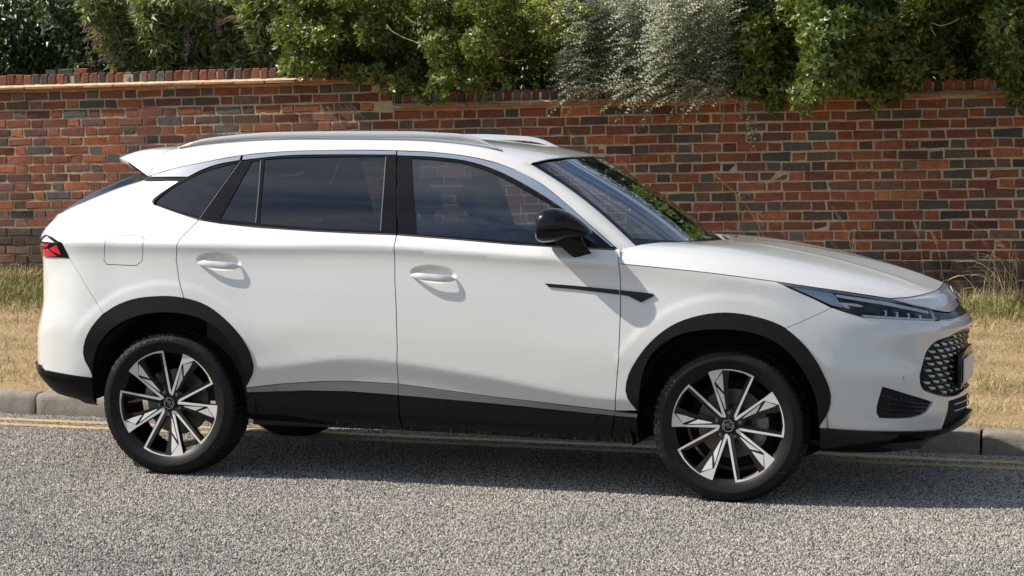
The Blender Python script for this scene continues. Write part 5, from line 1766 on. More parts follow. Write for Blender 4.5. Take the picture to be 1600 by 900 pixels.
# --- inner shell (black, standing in for shade behind the shut lines), floor
LOW.centre = 'min'
from_x = lambda x: A_OF_X(x)
def arch_hole(cx, r):
    th = np.linspace(0, 2*math.pi, 40, endpoint=False)
    return [(from_x(cx+r*math.cos(t)), 0.352+r*math.sin(t)) for t in th if True]
aa = np.linspace(0, AE, 60)
topz = np.interp(aa, [0, A_OF_X(-0.7), A_OF_X(-0.25), A_OF_X(0.1), A_OF_X(0.6), A_OF_X(2.2), A_OF_X(2.9), A_OF_X(3.3), AE], [1.19, 1.22, 1.26, 1.20, 1.17, 1.13, 1.01, 0.94, 0.83])
poly = [(a, 0.30) for a in aa]+[(a, z) for a, z in zip(aa[::-1], topz[::-1])]
V, T = tri_region(poly, [arch_hole(0.0, 0.47), arch_hole(2.767, 0.47)], 0.04)
P = LOW.fn(V[:, 0], V[:, 1])-LOW.normal(V[:, 0], V[:, 1])*0.016
F = [tuple(t) for t in T]
Pm, Fm = mirror_y(P, F); k = len(P)
inner = mk('inner_shell', np.concatenate([P, Pm]), F+[tuple(i+k for i in f) for f in Fm], M_BLACK, CAR)
mb = MB()
mb.box((0.50, 0.12, 0.27), (2.25, 2*YC-0.12, 0.33)); mb.box((-0.62, 0.32, 0.34), (3.3, 2*YC-0.32, 0.40)); mb.box((2.9, 0.2, 0.262), (3.62, 2*YC-0.2, 0.285))
mb.box((0.42, 0.10, 0.26), (2.28, 0.16, 0.34)); mb.box((0.42, 2*YC-0.16, 0.26), (2.28, 2*YC-0.10, 0.34))
mb.build('underbody', M_BLACK, CAR)
for cx in (0.0, 2.767):
    for s in (0, 1):
        mb = MB()
        y0, y1 = (0.035, 0.42) if s == 0 else (2*YC-0.42, 2*YC-0.035)
        V = []
        th = np.linspace(R(-4), R(174 if cx == 0 else 194), 30)
        for t in th:
            x, z = cx+0.455*math.cos(t), 0.352+0.455*math.sin(t)
            V += [(x, y0, z), (x, y1, z)]
        F = [(2*i, 2*i+1, 2*i+3, 2*i+2) for i in range(29)]
        mb.add(V, F)
        yb = y1 if s == 0 else y0
        Vb = [(cx, yb, 0.352)]+[(cx+0.455*math.cos(t), yb, 0.352+0.455*math.sin(t)) for t in th]
        mb.add(Vb, [(0, i+1, i+2) for i in range(29)])
        mb.build('wheel_housing', M_BLACK, CAR)

# --- roof, pillars, spoiler, screens
K_px = [(233, 275), (272, 263.5), (315.6, 254), (379, 242.3), (445.6, 236.5), (517.8, 234.6), (619, 235), (686.7, 238.5), (744.5, 246.5), (775, 254), (802, 263.8)]
A_px = [(802, 263.8), (845.6, 287), (889, 321.6), (918, 347.6), (945, 371), (962, 386)]
Kc = curve_on(GRN, K_px, 0.002, 6)
TOPC = np.array([(1.738, 0.30, 1.540), (1.795, 0.40, 1.557), (1.850, 0.60, 1.568), (1.893, 0.945, 1.571)])
TOPC_s = hermite([0, .12, .4, 1], TOPC, np.linspace(0, 1, 30))
roof_zc = lambda x: hermite([-0.7, -0.45, -0.2, 0.1, 0.6, 1.1, 1.5, 1.75, 1.90], [1.50, 1.553, 1.600, 1.642, 1.668, 1.666, 1.638, 1.602, 1.571], x)
prof = lambda t: hermite([0, .025, .07, .15, .4, 1], [0, .36, .70, .84, .95, 1], t)
NT = 36
tr_ = np.linspace(0, 1, NT)**1.9
frontx = lambda t: np.where(t < 0.02, Kc[-1][0]+(1.742-Kc[-1][0])*t/0.02, hermite([0.02, .16, .42, 1], [1.742, 1.80, 1.86, 1.893], t))
rearx = lambda t: hermite([0, .05, .12, 1], [Kc[0][0], -0.155, -0.13, -0.10], t)
_fx, _rx = frontx(tr_), rearx(tr_)
kz = lambda x: np.interp(x, Kc[:, 0], Kc[:, 2]); ky = lambda x: np.interp(x, Kc[:, 0], Kc[:, 1])
def roof_pt(x, t):
    P = np.stack([x, ky(x)+(YC-ky(x))*t, kz(x)+(roof_zc(x)-kz(x))*prof(t)], 1)
    # settle the front edge onto the top of the windscreen
    xf, xr = frontx(t), rearx(t)
    s_ = np.clip((x-xr)/(xf-xr), 0, 1)
    zf = kz(xf)+(roof_zc(xf)-kz(xf))*prof(t)
    yf_ = ky(xf)+(YC-ky(xf))*t
    want = np.interp(yf_, TOPC_s[:, 1], TOPC_s[:, 2])+0.002
    want = np.where(yf_ < 0.30, kz(xf)+(1.543-kz(xf))*np.clip((yf_-Kc[-1][1])/(0.30-Kc[-1][1]), 0, 1), want)
    P[:, 2] += (want-zf)*s_**9
    return P
curves = [roof_pt(_rx+(_fx-_rx)*s_, tr_) for s_ in np.linspace(0, 1, 70)]
e0 = curves[0]-np.array([-0.002, 0, 0.015]); e1 = curves[-1]-np.array([0.003, 0, 0.005])
curves = [e0]+curves+[e1]
roof = loft('roof', curves, M_PAINT, CAR, sharp=45)
RF = roof_pt(_fx, tr_)       # front edge of the roof
# windscreen
BASE = hermite([0, .3, 1], np.array([(2.292, 0.165, 1.163), (2.45, 0.42, 1.142), (2.56, YC, 1.138)]), np.linspace(0, 1, 30), mono=False)
TOPW = hermite([0, .12, .4, 1], TOPC+np.array([0.002, 0.0, -0.002]), np.linspace(0, 1, 30))
cs = []
for w in np.linspace(0, 1, 24):
    c = BASE*(1-w)+TOPW*w
    c = c+math.sin(math.pi*w)*0.022*np.array([0.5, 0, 0.86])
    c[-1, 1] = YC
    cs.append(c)
ws = loft('windscreen', cs, M_WSCREEN, CAR, sharp=60)
W_edge = np.array([c[0] for c in cs])                 # near edge, base to top
W_in = np.array([c[2] for c in cs])
# black band round the glass
cs2 = [np.array([c[0]+(c[k]-c[0])*1.0 for k in (0, 1)])+np.array([0.001, 0, 0.001]) for c in cs]
def band(name, cs, off):
    return loft(name, cs, M_GLOSS, ws, mirror='sep', sharp=60)
band('screen_surround', [np.stack([c[0]+(c[1]-c[0])*q for q in (0, 0.5, 1.0)])+np.array([0.0015, -0.001, 0.0015]) for c in cs], 0)
loft('screen_surround', [cs[0]+np.array([0.0015, 0, 0.0015]), cs[1]+np.array([0.0015, 0, 0.0015]), cs[1]*0.4+cs[2]*0.6+np.array([0.0015, 0, 0.0015])], M_GLOSS, ws)
loft('screen_surround', [cs[-1]+np.array([0.0015, 0, 0.0015]), cs[-1]*0.6+cs[-2]*0.4+np.array([0.0015, 0, 0.0015])], M_GLOSS, ws)
# A pillar: between the door frame line and the glass edge
Ac = resample(curve_on(GRN, A_px, 0.002, 6), 40)[::-1]        # base to top
We = resample(W_edge, 40)+np.array([0.0, -0.004, 0.004])
cs = []
for w in np.linspace(0, 1, 9):
    c = Ac*(1-w)+We*w
    out = np.array([0.35, -0.75, 0.55]); out /= np.linalg.norm(out)
    c = c+out*0.016*math.sin(math.pi*w)**0.8
    cs.append(c)
cs = [np.concatenate([[c[0]+np.array([0.060, -0.006, -0.045])], [c[0]+np.array([0.028, -0.002, -0.020])], c]) for c in cs]
cs = [cs[0]+np.array([0, 0.02, -0.006])]+cs+[cs[-1]+np.array([-0.01, 0.006, -0.012])]
ap = loft('windscreen_pillar', cs, M_PAINT, CAR, mirror='sep', sharp=50, flip=True)
# corner piece: pillar foot to bonnet
# cowl
V = []; m = 20
tq = np.linspace(0, 1, m)
B1 = bonnet_fn(np.zeros(m), tq)+np.array([0.02, 0, -0.028]); B0 = hermite([0, .3, 1], np.array([(2.22, 0.12, 1.14), (2.42, 0.42, 1.128), (2.53, YC, 1.125)]), tq, mono=False)
cowl = loft('cowl', [B0, (B0+B1)/2-np.array([0, 0, 0.012]), B1], M_CLAD, CAR)
mb = MB()
for y0, y1, x0, x1, z in ((1.0, 1.62, 2.585, 2.455, 1.162), (0.42, 0.98, 2.50, 2.60, 1.156)):
    mb.tube([(x0, y0, z-0.01), (x0-0.02, (y0+y1)/2, z+0.006), (x1, y1, z-0.003)], [0.009, 0.006, 0.004], 6)
    mb.tube([(x0-0.015, y0+0.05, z+0.002), (x1-0.03, y1, z+0.005)], 0.004, 5)
mb.build('wiper', M_RUB, cowl)
# spoiler
SEAM = roof_pt(_rx, tr_)-np.array([0.004, 0, 0.0])
TE = hermite([0, .04, .25, 1], np.array([(-0.352, 0.325, 1.528), (-0.395, 0.345, 1.545), (-0.475, 0.50, 1.549), (-0.55, YC, 1.553)]), tr_)
GT = hermite([0, .1, 1], np.array([(-0.225, 0.30, 1.452), (-0.30, 0.36, 1.478), (-0.43, YC, 1.492)]), tr_)
cs = [SEAM-np.array([0, 0, 0.015])]
for w in np.linspace(0, 1, 14):
    c = SEAM*(1-w)+TE*w
    c[:, 2] += 0.020*math.sin(math.pi*w)*np.clip(tr_*12, 0, 1)
    cs.append(c)
cs.append(TE+np.array([0.006, 0.002, -0.014])); cs.append(TE*0.5+GT*0.5+np.array([0, 0, -0.008])); cs.append(GT)
sp = loft('roof_spoiler', cs, M_PAINT, CAR, sharp=38)
# rear screen
GB = hermite([0, .15, 1], np.array([(-0.70, 0.27, 1.262), (-0.755, 0.36, 1.262), (-0.845, YC, 1.265)]), tr_)
cs = []
for w in np.linspace(0, 1, 12):
    c = (GT+np.array([0.01, 0, -0.004]))*(1-w)+GB*w
    cs.append(c+math.sin(math.pi*w)*0.018*np.array([-0.5, 0, 0.86]))
rg = loft('rear_screen', cs, M_PRIV, CAR, sharp=60)
# tailgate top: from the rear screen foot down to the tail edge, and the haunch filler
ta = np.linspace(A_OF_X(-0.80), 0, 0) if False else None
edge_ab = LOW.from_px([(67.5, 349)])[0]
aq = np.linspace(edge_ab[0], 0, NT)
TB = LOW.fn(aq, np.interp(aq, [0, edge_ab[0]], [1.215, edge_ab[1]]))
GB2 = linres(GB, np.linspace(0, 1, NT))
cs = [GB2*(1-w)+TB*w+np.array([0, 0, 0.008*math.sin(math.pi*w)]) for w in np.linspace(0, 1, 6)]
loft('tailgate_top', cs, M_PAINT, tg, sharp=50)
# filler between haunch top edge and the rear screen edge
HT = resample(curve_on(LOW, [(67.5, 349), (80, 340), (93.3, 333.3), (100, 331.7), (160, 305), (226, 282)], 0.0, 6), 24)
GE = linres(np.array([c[0] for c in [ (GT+np.array([0.01, 0, -0.004]))*(1-w)+GB*w+math.sin(math.pi*w)*0.018*np.array([-0.5, 0, 0.86]) for w in np.linspace(1, 0, 12)]]), np.linspace(0, 1, 24))
cs = [HT+np.array([0, 0.001, -0.001]), HT*0.5+GE*0.5+np.array([0, 0, 0.002]), GE+np.array([0.0, 0.004, -0.002])]
loft('haunch_return', cs, M_PAINT, tg, mirror='sep', sharp=60)
loft('luggage_lining', [c+np.array([0.02, 0.03, -0.035]) for c in cs], M_INT, CAR, mirror='sep', sharp=60)
# roof rails
def rail(y_off, name='roof_rail'):
    lo = [(278, 230.5), (315.6, 223), (373.4, 217.5), (489, 214.5), (600, 214.5), (680, 215.5), (730, 218.5), (762, 227.5), (783.5, 234.3)]
    P = np.array([ray_y(u, v, 0.325) for u, v in smooth_line(lo, 5)])
    th = np.interp(P[:, 0], [P[0, 0], P[0, 0]+0.12, P[0, 0]+0.5, P[-1, 0]-0.45, P[-1, 0]-0.12, P[-1, 0]], [0.004, 0.020, 0.030, 0.032, 0.024, 0.003])
    V = []; n = 10
    for p, h in zip(P, th):
        for k in range(n):
            a = 2*math.pi*k/n
            ca, sa = math.cos(a), math.sin(a)
            V.append((p[0], 0.335+0.017*np.sign(ca)*abs(ca)**0.7, p[2]-0.002+h*(0.5+0.5*np.sign(sa)*abs(sa)**0.6)))
    F = []
    for i in range(len(P)-1):
        for k in range(n): F.append((i*n+k, (i+1)*n+k, (i+1)*n+(k+1) % n, i*n+(k+1) % n))
    F.append(tuple(range(n))); F.append(tuple((len(P)-1)*n+k for k in range(n-1, -1, -1)))
    mk(name, V, F, M_RAIL, CAR, sharp=50)
    Vm, Fm = mirror_y(V, F); mk(name, Vm, Fm, M_RAIL, CAR, sharp=50)
rail(0)

# --- side windows
QG = smooth_line([(243.5, 315), (266.5, 296), (295.3, 279.5), (330, 265), (370.5, 255)], 3)+[(311.5, 338), (290, 332.5), (262, 323.5)]
SG = [(343.5, 342.5), (369, 297), (393.6, 252), (407.5, 251), (404, 300), (399.6, 348)]
RG = [(405.7, 349.5), (409.5, 300), (413.8, 249.3), (445, 247), (489, 245.8), (550, 244.8), (603, 245), (598.5, 305), (594.4, 361.4), (500, 357)]
FG = smooth_line([(642.8, 247.5), (686.7, 250.6), (724, 255.7), (773.4, 272.5), (816.7, 295.6), (850, 314), (874.5, 329), (905, 352.5), (931, 378)], 3)+[(918, 384.5), (837, 380), (744.5, 372.3), (651.4, 365.3), (646.5, 305)]
RFR = [(311, 344), (344, 279+20), (377.7, 252.2)]+smooth_line([(377.7, 252.2), (445.6, 243), (517.8, 241.5), (619, 241.8)], 3)[1:]+[(619.2, 300), (619.6, 368), (489, 362), (402, 356), (344.5, 350)]
FFR = [(621.4, 368), (621.4, 300), (621.4, 243.5)]+smooth_line([(621.4, 243.5), (686.7, 247), (730, 252.8), (773, 266.5), (816.7, 288), (874.5, 324.5), (930, 366), (957, 387.5)], 3)[1:]+[(961, 391), (903, 389), (802, 383), (716, 375.5)]
QFR = [(311, 344), (272, 332.5), (243, 322.5), (237.5, 315.8), (240, 309), (252, 300), (279.5, 281.5), (295, 276.6), (338.7, 257.8), (376, 251.5)]
panel('window_frame', GRN, RFR, M_GLOSS, rd, off=0.001, gap=0.0005, holes=[SG, RG], res=0.02, mirror_parent=rd2)
panel('window_frame', GRN, FFR, M_GLOSS, fd, off=0.001, gap=0.0005, holes=[FG], res=0.02, mirror_parent=fd2)
panel('window_frame', GRN, QFR, M_GLOSS, qp, off=0.001, gap=0.0008, holes=[QG], res=0.02, mirror_parent=qp2)
panel('window_glass', GRN, SG, M_PRIVD, rd, off=-0.004, res=0.04, thick=0.0, mirror_parent=rd2)
panel('window_glass', GRN, RG, M_PRIV, rd, off=-0.004, res=0.04, thick=0.0, mirror_parent=rd2)
panel('window_glass', GRN, FG, M_GLASS, fd, off=-0.004, res=0.04, thick=0.0, mirror_parent=fd2)
panel('quarter_glass', GRN, QG, M_PRIVD, qp, off=-0.003, res=0.04, thick=0.0, mirror_parent=qp2)
# bright trim over the windows
panel('chrome_trim', GRN, smooth_line([(235, 276.3), (272, 264.7), (315.6, 255.2), (377, 243.6)], 4)+smooth_line([(374.5, 250.6), (338.7, 257.2), (310, 268), (294, 276.4)], 3), M_CHROME, qp, off=0.004, thick=0.008, res=0.02, mirror_parent=qp2)
panel('chrome_trim', GRN, smooth_line([(380.5, 243.3), (445.6, 237.6), (517.8, 235.7), (619, 236.2)], 4)+smooth_line([(619.2, 242), (517.8, 241.6), (445.6, 243.2), (379, 250.2)], 4), M_CHROME, rd, off=0.004, thick=0.008, res=0.02, mirror_parent=rd2)
panel('chrome_trim', GRN, smooth_line([(621.2, 236.6), (686.7, 239.8), (744.5, 248), (802, 265), (845.6, 288.3), (889, 322.8), (918, 349), (960, 386)], 4)+smooth_line([(955.5, 385.8), (917, 354), (874.5, 322.5), (816.7, 286.5), (773, 265.2), (730, 251.8), (686.7, 246.2), (621.2, 243)], 4), M_CHROME, fd, off=0.004, thick=0.008, res=0.02, mirror_parent=fd2)
panel('pillar_trim', GRN, [(231, 277.6), (294, 277.4), (279.5, 283), (226, 282.5)], M_GLOSS, qp, off=0.001, thick=0.02, res=0.02, mirror_parent=qp2)
# window runner channels seen in the rear door
for px_ in ([(311.5, 343), (377, 251.5)], [(399.8, 348.5), (404.2, 300), (407.8, 250.5)], [(594.8, 361), (598.9, 305), (603.3, 245)]):
    P = curve_on(GRN, px_, 0.002, 4)
    both_tube('glass_seal', P, 0.0020, M_SEAL, rd, parent2=rd2)
both_tube('belt_moulding', curve_on(GRN, [(242, 320.5), (272, 332), (311, 343.5)], 0.002), 0.0045, M_RUB, qp, parent2=qp2)
both_tube('belt_moulding', curve_on(GRN, [(312.5, 344), (344.5, 349), (402, 355.5), (489, 361.3), (561, 364.8), (618.5, 367)], 0.003), 0.0045, M_RUB, rd, parent2=rd2)
both_tube('belt_moulding', curve_on(GRN, [(622, 367), (716, 374.5), (802, 382), (903, 388), (960, 390.2)], 0.003), 0.0045, M_RUB, fd, parent2=fd2)

# --- door handles
for (hx, hz), par_, parm in ((HANDLES[0], rd, rd2), (HANDLES[1], fd, fd2)):
    V = []; n = 10; m = 22
    for i in range(m):
        u = i/(m-1)
        x = hx-0.110+0.222*u
        a = A_OF_X(x); y = LOW.fn(np.array([a]), np.array([0.95]))[0][1]
        y = 0.021
        lift = 0.030*(1-abs(2*u-1)**3.2)
        hh = 0.0145*(1-abs(2*u-1)**5)*(0.85+0.35*u)+0.003
        zc = hz-0.004-(x-hx)*0.045-0.004*u
        for k in range(n):
            th = 2*math.pi*k/n
            V.append((x, y-lift-0.006*math.cos(th), zc+hh*math.sin(th)))
    F = []
    for i in range(m-1):
        for k in range(n): F.append((i*n+k, i*n+(k+1) % n, (i+1)*n+(k+1) % n, (i+1)*n+k))
    F.append(tuple(range(n-1, -1, -1))); F.append(tuple((m-1)*n+k for k in range(n)))
    mk('door_handle', V, F, M_PAINT, par_, sharp=60)
    Vm, Fm = mirror_y(V, F); mk('door_handle', Vm, Fm, M_PAINT, parm, sharp=60)
# side flash
FL = [(851.5, 442.8), (900, 446.5), (967, 452.8), (968, 460.5), (900, 452.3), (858, 448.6)]
FL2 = [(969.8, 453.2), (1020.7, 458.8), (1021.8, 462.5), (1002, 472.6), (983, 462.8), (970.3, 460.7)]
panel('side_flash', LOW, FL, M_GLOSS, fd, off=0.006, thick=0.007, res=0.015, mirror_parent=fd2)
panel('side_flash', LOW, FL2, M_GLOSS, fw_, off=0.009, thick=0.010, res=0.012, mirror_parent=fw_2)

# --- door mirrors
def door_mirror(parent, flip):
    secs = [(0.000, 0.020, 0.016, -0.022, 1.236), (0.004, 0.082, 0.056, -0.026, 1.238), (0.016, 0.094, 0.073, -0.026, 1.242),
            (0.045, 0.098, 0.084, -0.026, 1.247), (0.085, 0.096, 0.083, -0.024, 1.250), (0.125, 0.088, 0.070, -0.018, 1.250), (0.165, 0.072, 0.052, -0.008, 1.242),
            (0.200, 0.050, 0.032, 0.004, 1.230), (0.222, 0.028, 0.014, 0.012, 1.220), (0.230, 0.006, 0.003, 0.014, 1.215)]
    x0 = 1.872
    sx = np.array([s[0] for s in secs])*1.12
    q = np.linspace(0, 1, 40)**1.0*sx[-1]
    T = hermite(sx, np.array([s[1:] for s in secs]), q)
    n = 24; V = []; 
    for xx, (wy, wz, cy, cz) in zip(q, T):
        for k in range(n):
            a = 2*math.pi*k/n; ca, sa = math.cos(a), math.sin(a)
            e = 0.75
            z = wz*np.sign(sa)*abs(sa)**e
            if sa < 0: z *= 0.86
            V.append((x0+xx-0.02*(wy*ca/0.11)*1.0*(1-xx/sx[-1]), cy+wy*np.sign(ca)*abs(ca)**e, cz+z))
    F = []; fm = []
    for i in range(len(q)-1):
        for k in range(n):
            F.append((i*n+k, i*n+(k+1) % n, (i+1)*n+(k+1) % n, (i+1)*n+k)); fm.append(1 if i < 1 else 0)
    F.append(tuple(range(n-1, -1, -1))); fm.append(1)
    V = np.array(V)
    if flip: V, F = mirror_y(V, F)
    head = mk('door_mirror', V, F, [M_GLOSS, M_CHROME], parent, sharp=50, fmat=fm)
    V = []; F = []
    arm = [((1.945, 1.975, 2.09, 2.075), -0.045, 0.0, 1.185), ((1.99, 2.02, 2.115, 2.09), -0.02, 0.01, 1.150), ((2.03, 2.055, 2.13, 2.115), 0.02, 0.035, 1.105), ((2.035, 2.06, 2.135, 2.12), 0.075, 0.085, 1.098)]
    pts = []
    for (xa, xb, xc, xd), ya, yb, z in arm:
        th = 0.028
        ring = [(xa, ya, z), (xb, ya-0.01, z+th*0.9), (xc, yb-0.005, z+th), (xd, yb+0.01, z), (xc-0.03, yb+0.015, z-th*0.45), (xb, ya+0.012, z-th*0.5)]
        pts.append(ring)
    V = np.array([p for r in pts for p in r])
    for i in range(3):
        for k in range(6): F.append((i*6+k, i*6+(k+1) % 6, (i+1)*6+(k+1) % 6, (i+1)*6+k))
    F.append(tuple(range(6))); F.append(tuple(18+k for k in range(5, -1, -1)))
    if flip: V, F = mirror_y(V, F)
    o = mk('mirror_arm', V, F, M_GLOSS, head, sharp=60)
    md = o.modifiers.new('round', 'SUBSURF'); md.levels = md.render_levels = 2
door_mirror(fd, False); door_mirror(fd2, True)
print('E3 end', np.round(E3[-1],3), 'E3 start', np.round(E3[0],3), 'Kc end', np.round(Kc[-1],3), 'L3', np.round(L3[::6],3).tolist(), 'F3', np.round(F3[::6],3).tolist())
# ================================================================== CAR: wheels and cabin
WR = 0.262
def polar(x, y):   # wheel-face pixels (front wheel, y up) to unit radius
    return (x/378.0, y/378.0)
def rot2(p, a):
    c, s = math.cos(a), math.sin(a)
    return (p[0]*c-p[1]*s, p[0]*s+p[1]*c)
SILVER = [
 # band, thick arm strip and thin arm of one module (front wheel, centred, y up)
 [(-138, 358), (-110, 368), (-60, 378), (0, 381), (60, 375), (120, 356), (172, 333), (153, 325), (100, 352), (40, 364), (0, 367), (-40, 367), (-95, 280), (-18, 62), (-24, 50), (-36, 55), (-106, 272), (-112, 290)],
 [(172, 333), (154, 325), (37, 68), (37, 53), (46, 50), (53, 64)],
 [(-42, 350), (-86, 288), (-33, 223), (-36, 300)],
 [(-80, 254), (-30, 203), (-18, 105), (-24, 110)],
]
BLACK = [
 [(-140, 361), (-60, 382), (8, 378), (-8, 250), (0, 90), (-12, 40), (-36, 40), (-40, 60), (-110, 270)],
 [(176, 336), (138, 340), (8, 60), (20, 35), (56, 40), (66, 74)],
]
def face_y(r):      # dish of the wheel face (outwards = -y)
    return 0.012-0.016*math.cos(min(1, r/WR)*math.pi*0.5)*-1
def make_wheel(cx, near, rot, front):
    """wheel in road coordinates; near side faces -y"""
    yo = 0.045
    mirror = not near
    def put(V): 
        V = np.array(V, float); V[:, 0] += cx; V[:, 2] += 0.352
        return V
    def emit(name, V, F, mats, parent, sharp=35, fmat=None, smooth=True):
        V = put(V)
        if mirror: V, F = mirror_y(V, F)
        return mk(name, V, F, mats, parent, smooth, sharp, fmat)
    def lathe(prof, n=96):
        V = []; F = []
        for k in range(n):
            a = 2*math.pi*k/n
            for (r, y) in prof: V.append((r*math.cos(a), y, r*math.sin(a)))
        m = len(prof)
        for k in range(n):
            for j in range(m-1): F.append((k*m+j, k*m+j+1, ((k+1) % n)*m+j+1, ((k+1) % n)*m+j))
        return V, F
    # rim barrel
    V, F = lathe([(0.262, yo-0.012), (0.266, yo-0.010), (0.267, yo+0.002), (0.262, yo+0.012), (0.258, yo-0.006), (0.246, yo+0.004), (0.240, yo+0.03), (0.236, yo+0.10), (0.232, yo+0.19), (0.262, yo+0.20)])
    F = [f[::-1] for f in F]
    # black spokes as prisms
    def prism(poly, y_front, depth, R0=WR, taper=0.0):
        P = [(p[0]*R0, p[1]*R0) for p in poly]
        n = len(P)
        c = (sum(p[0] for p in P)/n, sum(p[1] for p in P)/n)
        V = []
        for p in P:
            r = math.hypot(*p); V.append((p[0], y_front(r), p[1]))
        for p in P:
            r = math.hypot(*p)
            q = (p[0]+(c[0]-p[0])*taper, p[1]+(c[1]-p[1])*taper)
            V.append((q[0], y_front(r)+depth, q[1]))
        return P, V
    from mathutils.geometry import tessellate_polygon
    def prism_mesh(polys, y_front, depth, outline=True):
        V = []; F = []
        for poly in polys:
            P, W = prism(poly, y_front, depth)
            # inner points for a curved face: subdivide by triangulating with extra ring points
            b = len(V); n = len(P)
            V += W
            tri = tessellate_polygon([[Vector((p[0], p[1], 0)) for p in P]])
            for t in tri:
                a, b_, c = [P[i] for i in t]
                ar = (b_[0]-a[0])*(c[1]-a[1])-(c[0]-a[0])*(b_[1]-a[1])
                t = tuple(t) if ar > 0 else tuple(reversed(t))
                F.append(tuple(b+i for i in t))
            ar = sum(P[i][0]*P[(i+1) % n][1]-P[(i+1) % n][0]*P[i][1] for i in range(n))
            for i in range(n):
                j = (i+1) % n
                f = (b+j, b+i, b+n+i, b+n+j)
                F.append(f if ar > 0 else f[::-1])
        return V, F
    yf = lambda r: yo-0.012+0.026*(1-min(1, r/WR))**1.0
    bl = []; si = []
    for k in range(5):
        a = rot+2*math.pi*k/5
        for poly in BLACK: bl.append([rot2(polar(*p), a) for p in poly])
    Vb, Fb = prism_mesh(bl, lambda r: yf(r)+0.003, 0.030)
    nb = len(V)
    V = V+Vb; F = F+[tuple(i+nb for i in f) for f in Fb]
    # hub disc
    Vh, Fh = lathe([(0.001, yo+0.012), (0.036, yo+0.012), (0.040, yo+0.016), (0.075, yo+0.022), (0.080, yo+0.05)], 48)
    Fh = [f[::-1] for f in Fh]
    nb = len(V); V = V+Vh; F = F+[tuple(i+nb for i in f) for f in Fh]
    wheel = emit('wheel', V, F, M_WHEEL, CAR, 30)
    # machined silver faces
    V = []; F = []
    for k in range(5):
        a = rot+2*math.pi*k/5
        polys = [[rot2(polar(*p), a) for p in poly] for poly in SILVER]
        v, f = prism_mesh(polys[:2], yf, 0.004)
        b = len(V); V += v; F += [tuple(i+b for i in q) for q in f]
        # petals: slightly turned facets
        for poly, tilt in ((polys[2], 0.10), (polys[3], 0.16)):
            v, f = prism_mesh([poly], lambda r: yf(r)+0.001, 0.004)
            w = Vector((math.cos(a+0.2), 0, math.sin(a+0.2)))
            c = sum((Vector(q) for q in v), Vector())/len(v)
            v = [tuple(Vector(q)+Vector((0, tilt*(Vector(q)-c).dot(w), 0))) for q in v]
            b = len(V); V += v; F += [tuple(i+b for i in q) for q in f]
    emit('spoke_facing', V, F, M_SILVER, wheel, 20)
    # tyre
    n = 360
    prof = [(0.246, yo+0.000), (0.262, yo-0.014), (0.270, yo-0.018), (0.285, yo-0.026), (0.300, yo-0.0295), (0.3005, yo-0.0315), (0.306, yo-0.0315), (0.3065, yo-0.030), (0.322, yo-0.028), (0.336, yo-0.021),
            (0.346, yo-0.008), (0.3515, yo+0.006), (0.3545, yo+0.020), (0.357, yo+0.045), (0.357, yo+0.052), (0.350, yo+0.054), (0.350, yo+0.060), (0.358, yo+0.062), (0.359, yo+0.088), (0.351, yo+0.090), (0.351, yo+0.097), (0.359, yo+0.099),
            (0.359, yo+0.122), (0.351, yo+0.124), (0.351, yo+0.131), (0.358, yo+0.133), (0.357, yo+0.17), (0.352, yo+0.197), (0.336, yo+0.222), (0.300, yo+0.232), (0.262, yo+0.215), (0.246, yo+0.20)]
    V = []; F = []; m = len(prof)
    for k in range(n):
        a = 2*math.pi*k/n
        gr = (k % 5 == 0)
        for j, (r, y) in enumerate(prof):
            if gr and 10 <= j <= 13: r = r-0.004
            if gr and 25 <= j <= 27: r = r-0.0065
            if (k % 6 == 0) and j in (17, 18, 21, 22): r -= 0.005
            x, z = r*math.cos(a), r*math.sin(a)
            zf = -0.3518
            if z < zf:
                y = y+(-0.004 if y < yo+0.09 else 0.004)*min(1, (zf-z)/0.007); z = zf
            V.append((x, y, z))
    for k in range(n):
        for j in range(m-1): F.append((k*m+j, ((k+1) % n)*m+j, ((k+1) % n)*m+j+1, k*m+j+1))
    F = [f[::-1] for f in F]
    emit('tyre', V, F, M_TYRE, wheel, 28)
    # raised lettering and marks on the sidewall
    if near:
        mb = MB()
        word = 'BRIDGESTONE'
        a0 = R(150 if not front else 205)
        for i, ch in enumerate(word):
            me = text_mesh(ch, 0.040, 0.0012)
            a = a0-i*R(6.4)
            vs = []
            for v in me.vertices:
                rr = 0.326+v.co.y
                th = a-v.co.x/0.326
                vs.append((rr*math.cos(th), yo-0.0285+(rr-0.316)*0.42-0.0012+(0.0006 if v.co.z < 0 else 0)-0.0004, rr*math.sin(th)))
            mb.add(vs, [tuple(p.vertices) for p in me.polygons])
            bpy.data.meshes.remove(me)
        for a in (R(60), R(57), R(-40), R(-98), R(235)):
            P = []
            for rr in (0.314, 0.330, 0.338):
                P.append((rr*math.cos(a+(rr-0.314)*3), yo-0.0285+(rr-0.316)*0.42-0.001, rr*math.sin(a+(rr-0.314)*3)))
            mb.tube(P, 0.0014, 5)
        emit('tyre_lettering', mb.V, mb.F, M_LETTER, wheel, 30, smooth=False)
    # disc, caliper, nuts, centre badge
    V, F = lathe([(0.05, yo+0.085), (0.085, yo+0.082), (0.09, yo+0.105), (0.160, yo+0.105), (0.163, yo+0.107), (0.163, yo+0.128), (0.09, yo+0.130)], 64)
    emit('brake_disc', V, [f[::-1] for f in F], M_DISC, wheel, 30)
    V, F = lathe([(0.0, yo+0.135), (0.20, yo+0.137), (0.21, yo+0.15)], 40)
    if front: emit('disc_shield', V, [f[::-1] for f in F], M_BLACK, wheel, 30)
    mb = MB()
    ca = R(-12) if front else R(150)
    th = [ca+R(d) for d in (-24, -12, 0, 12, 24)]
    ring = []
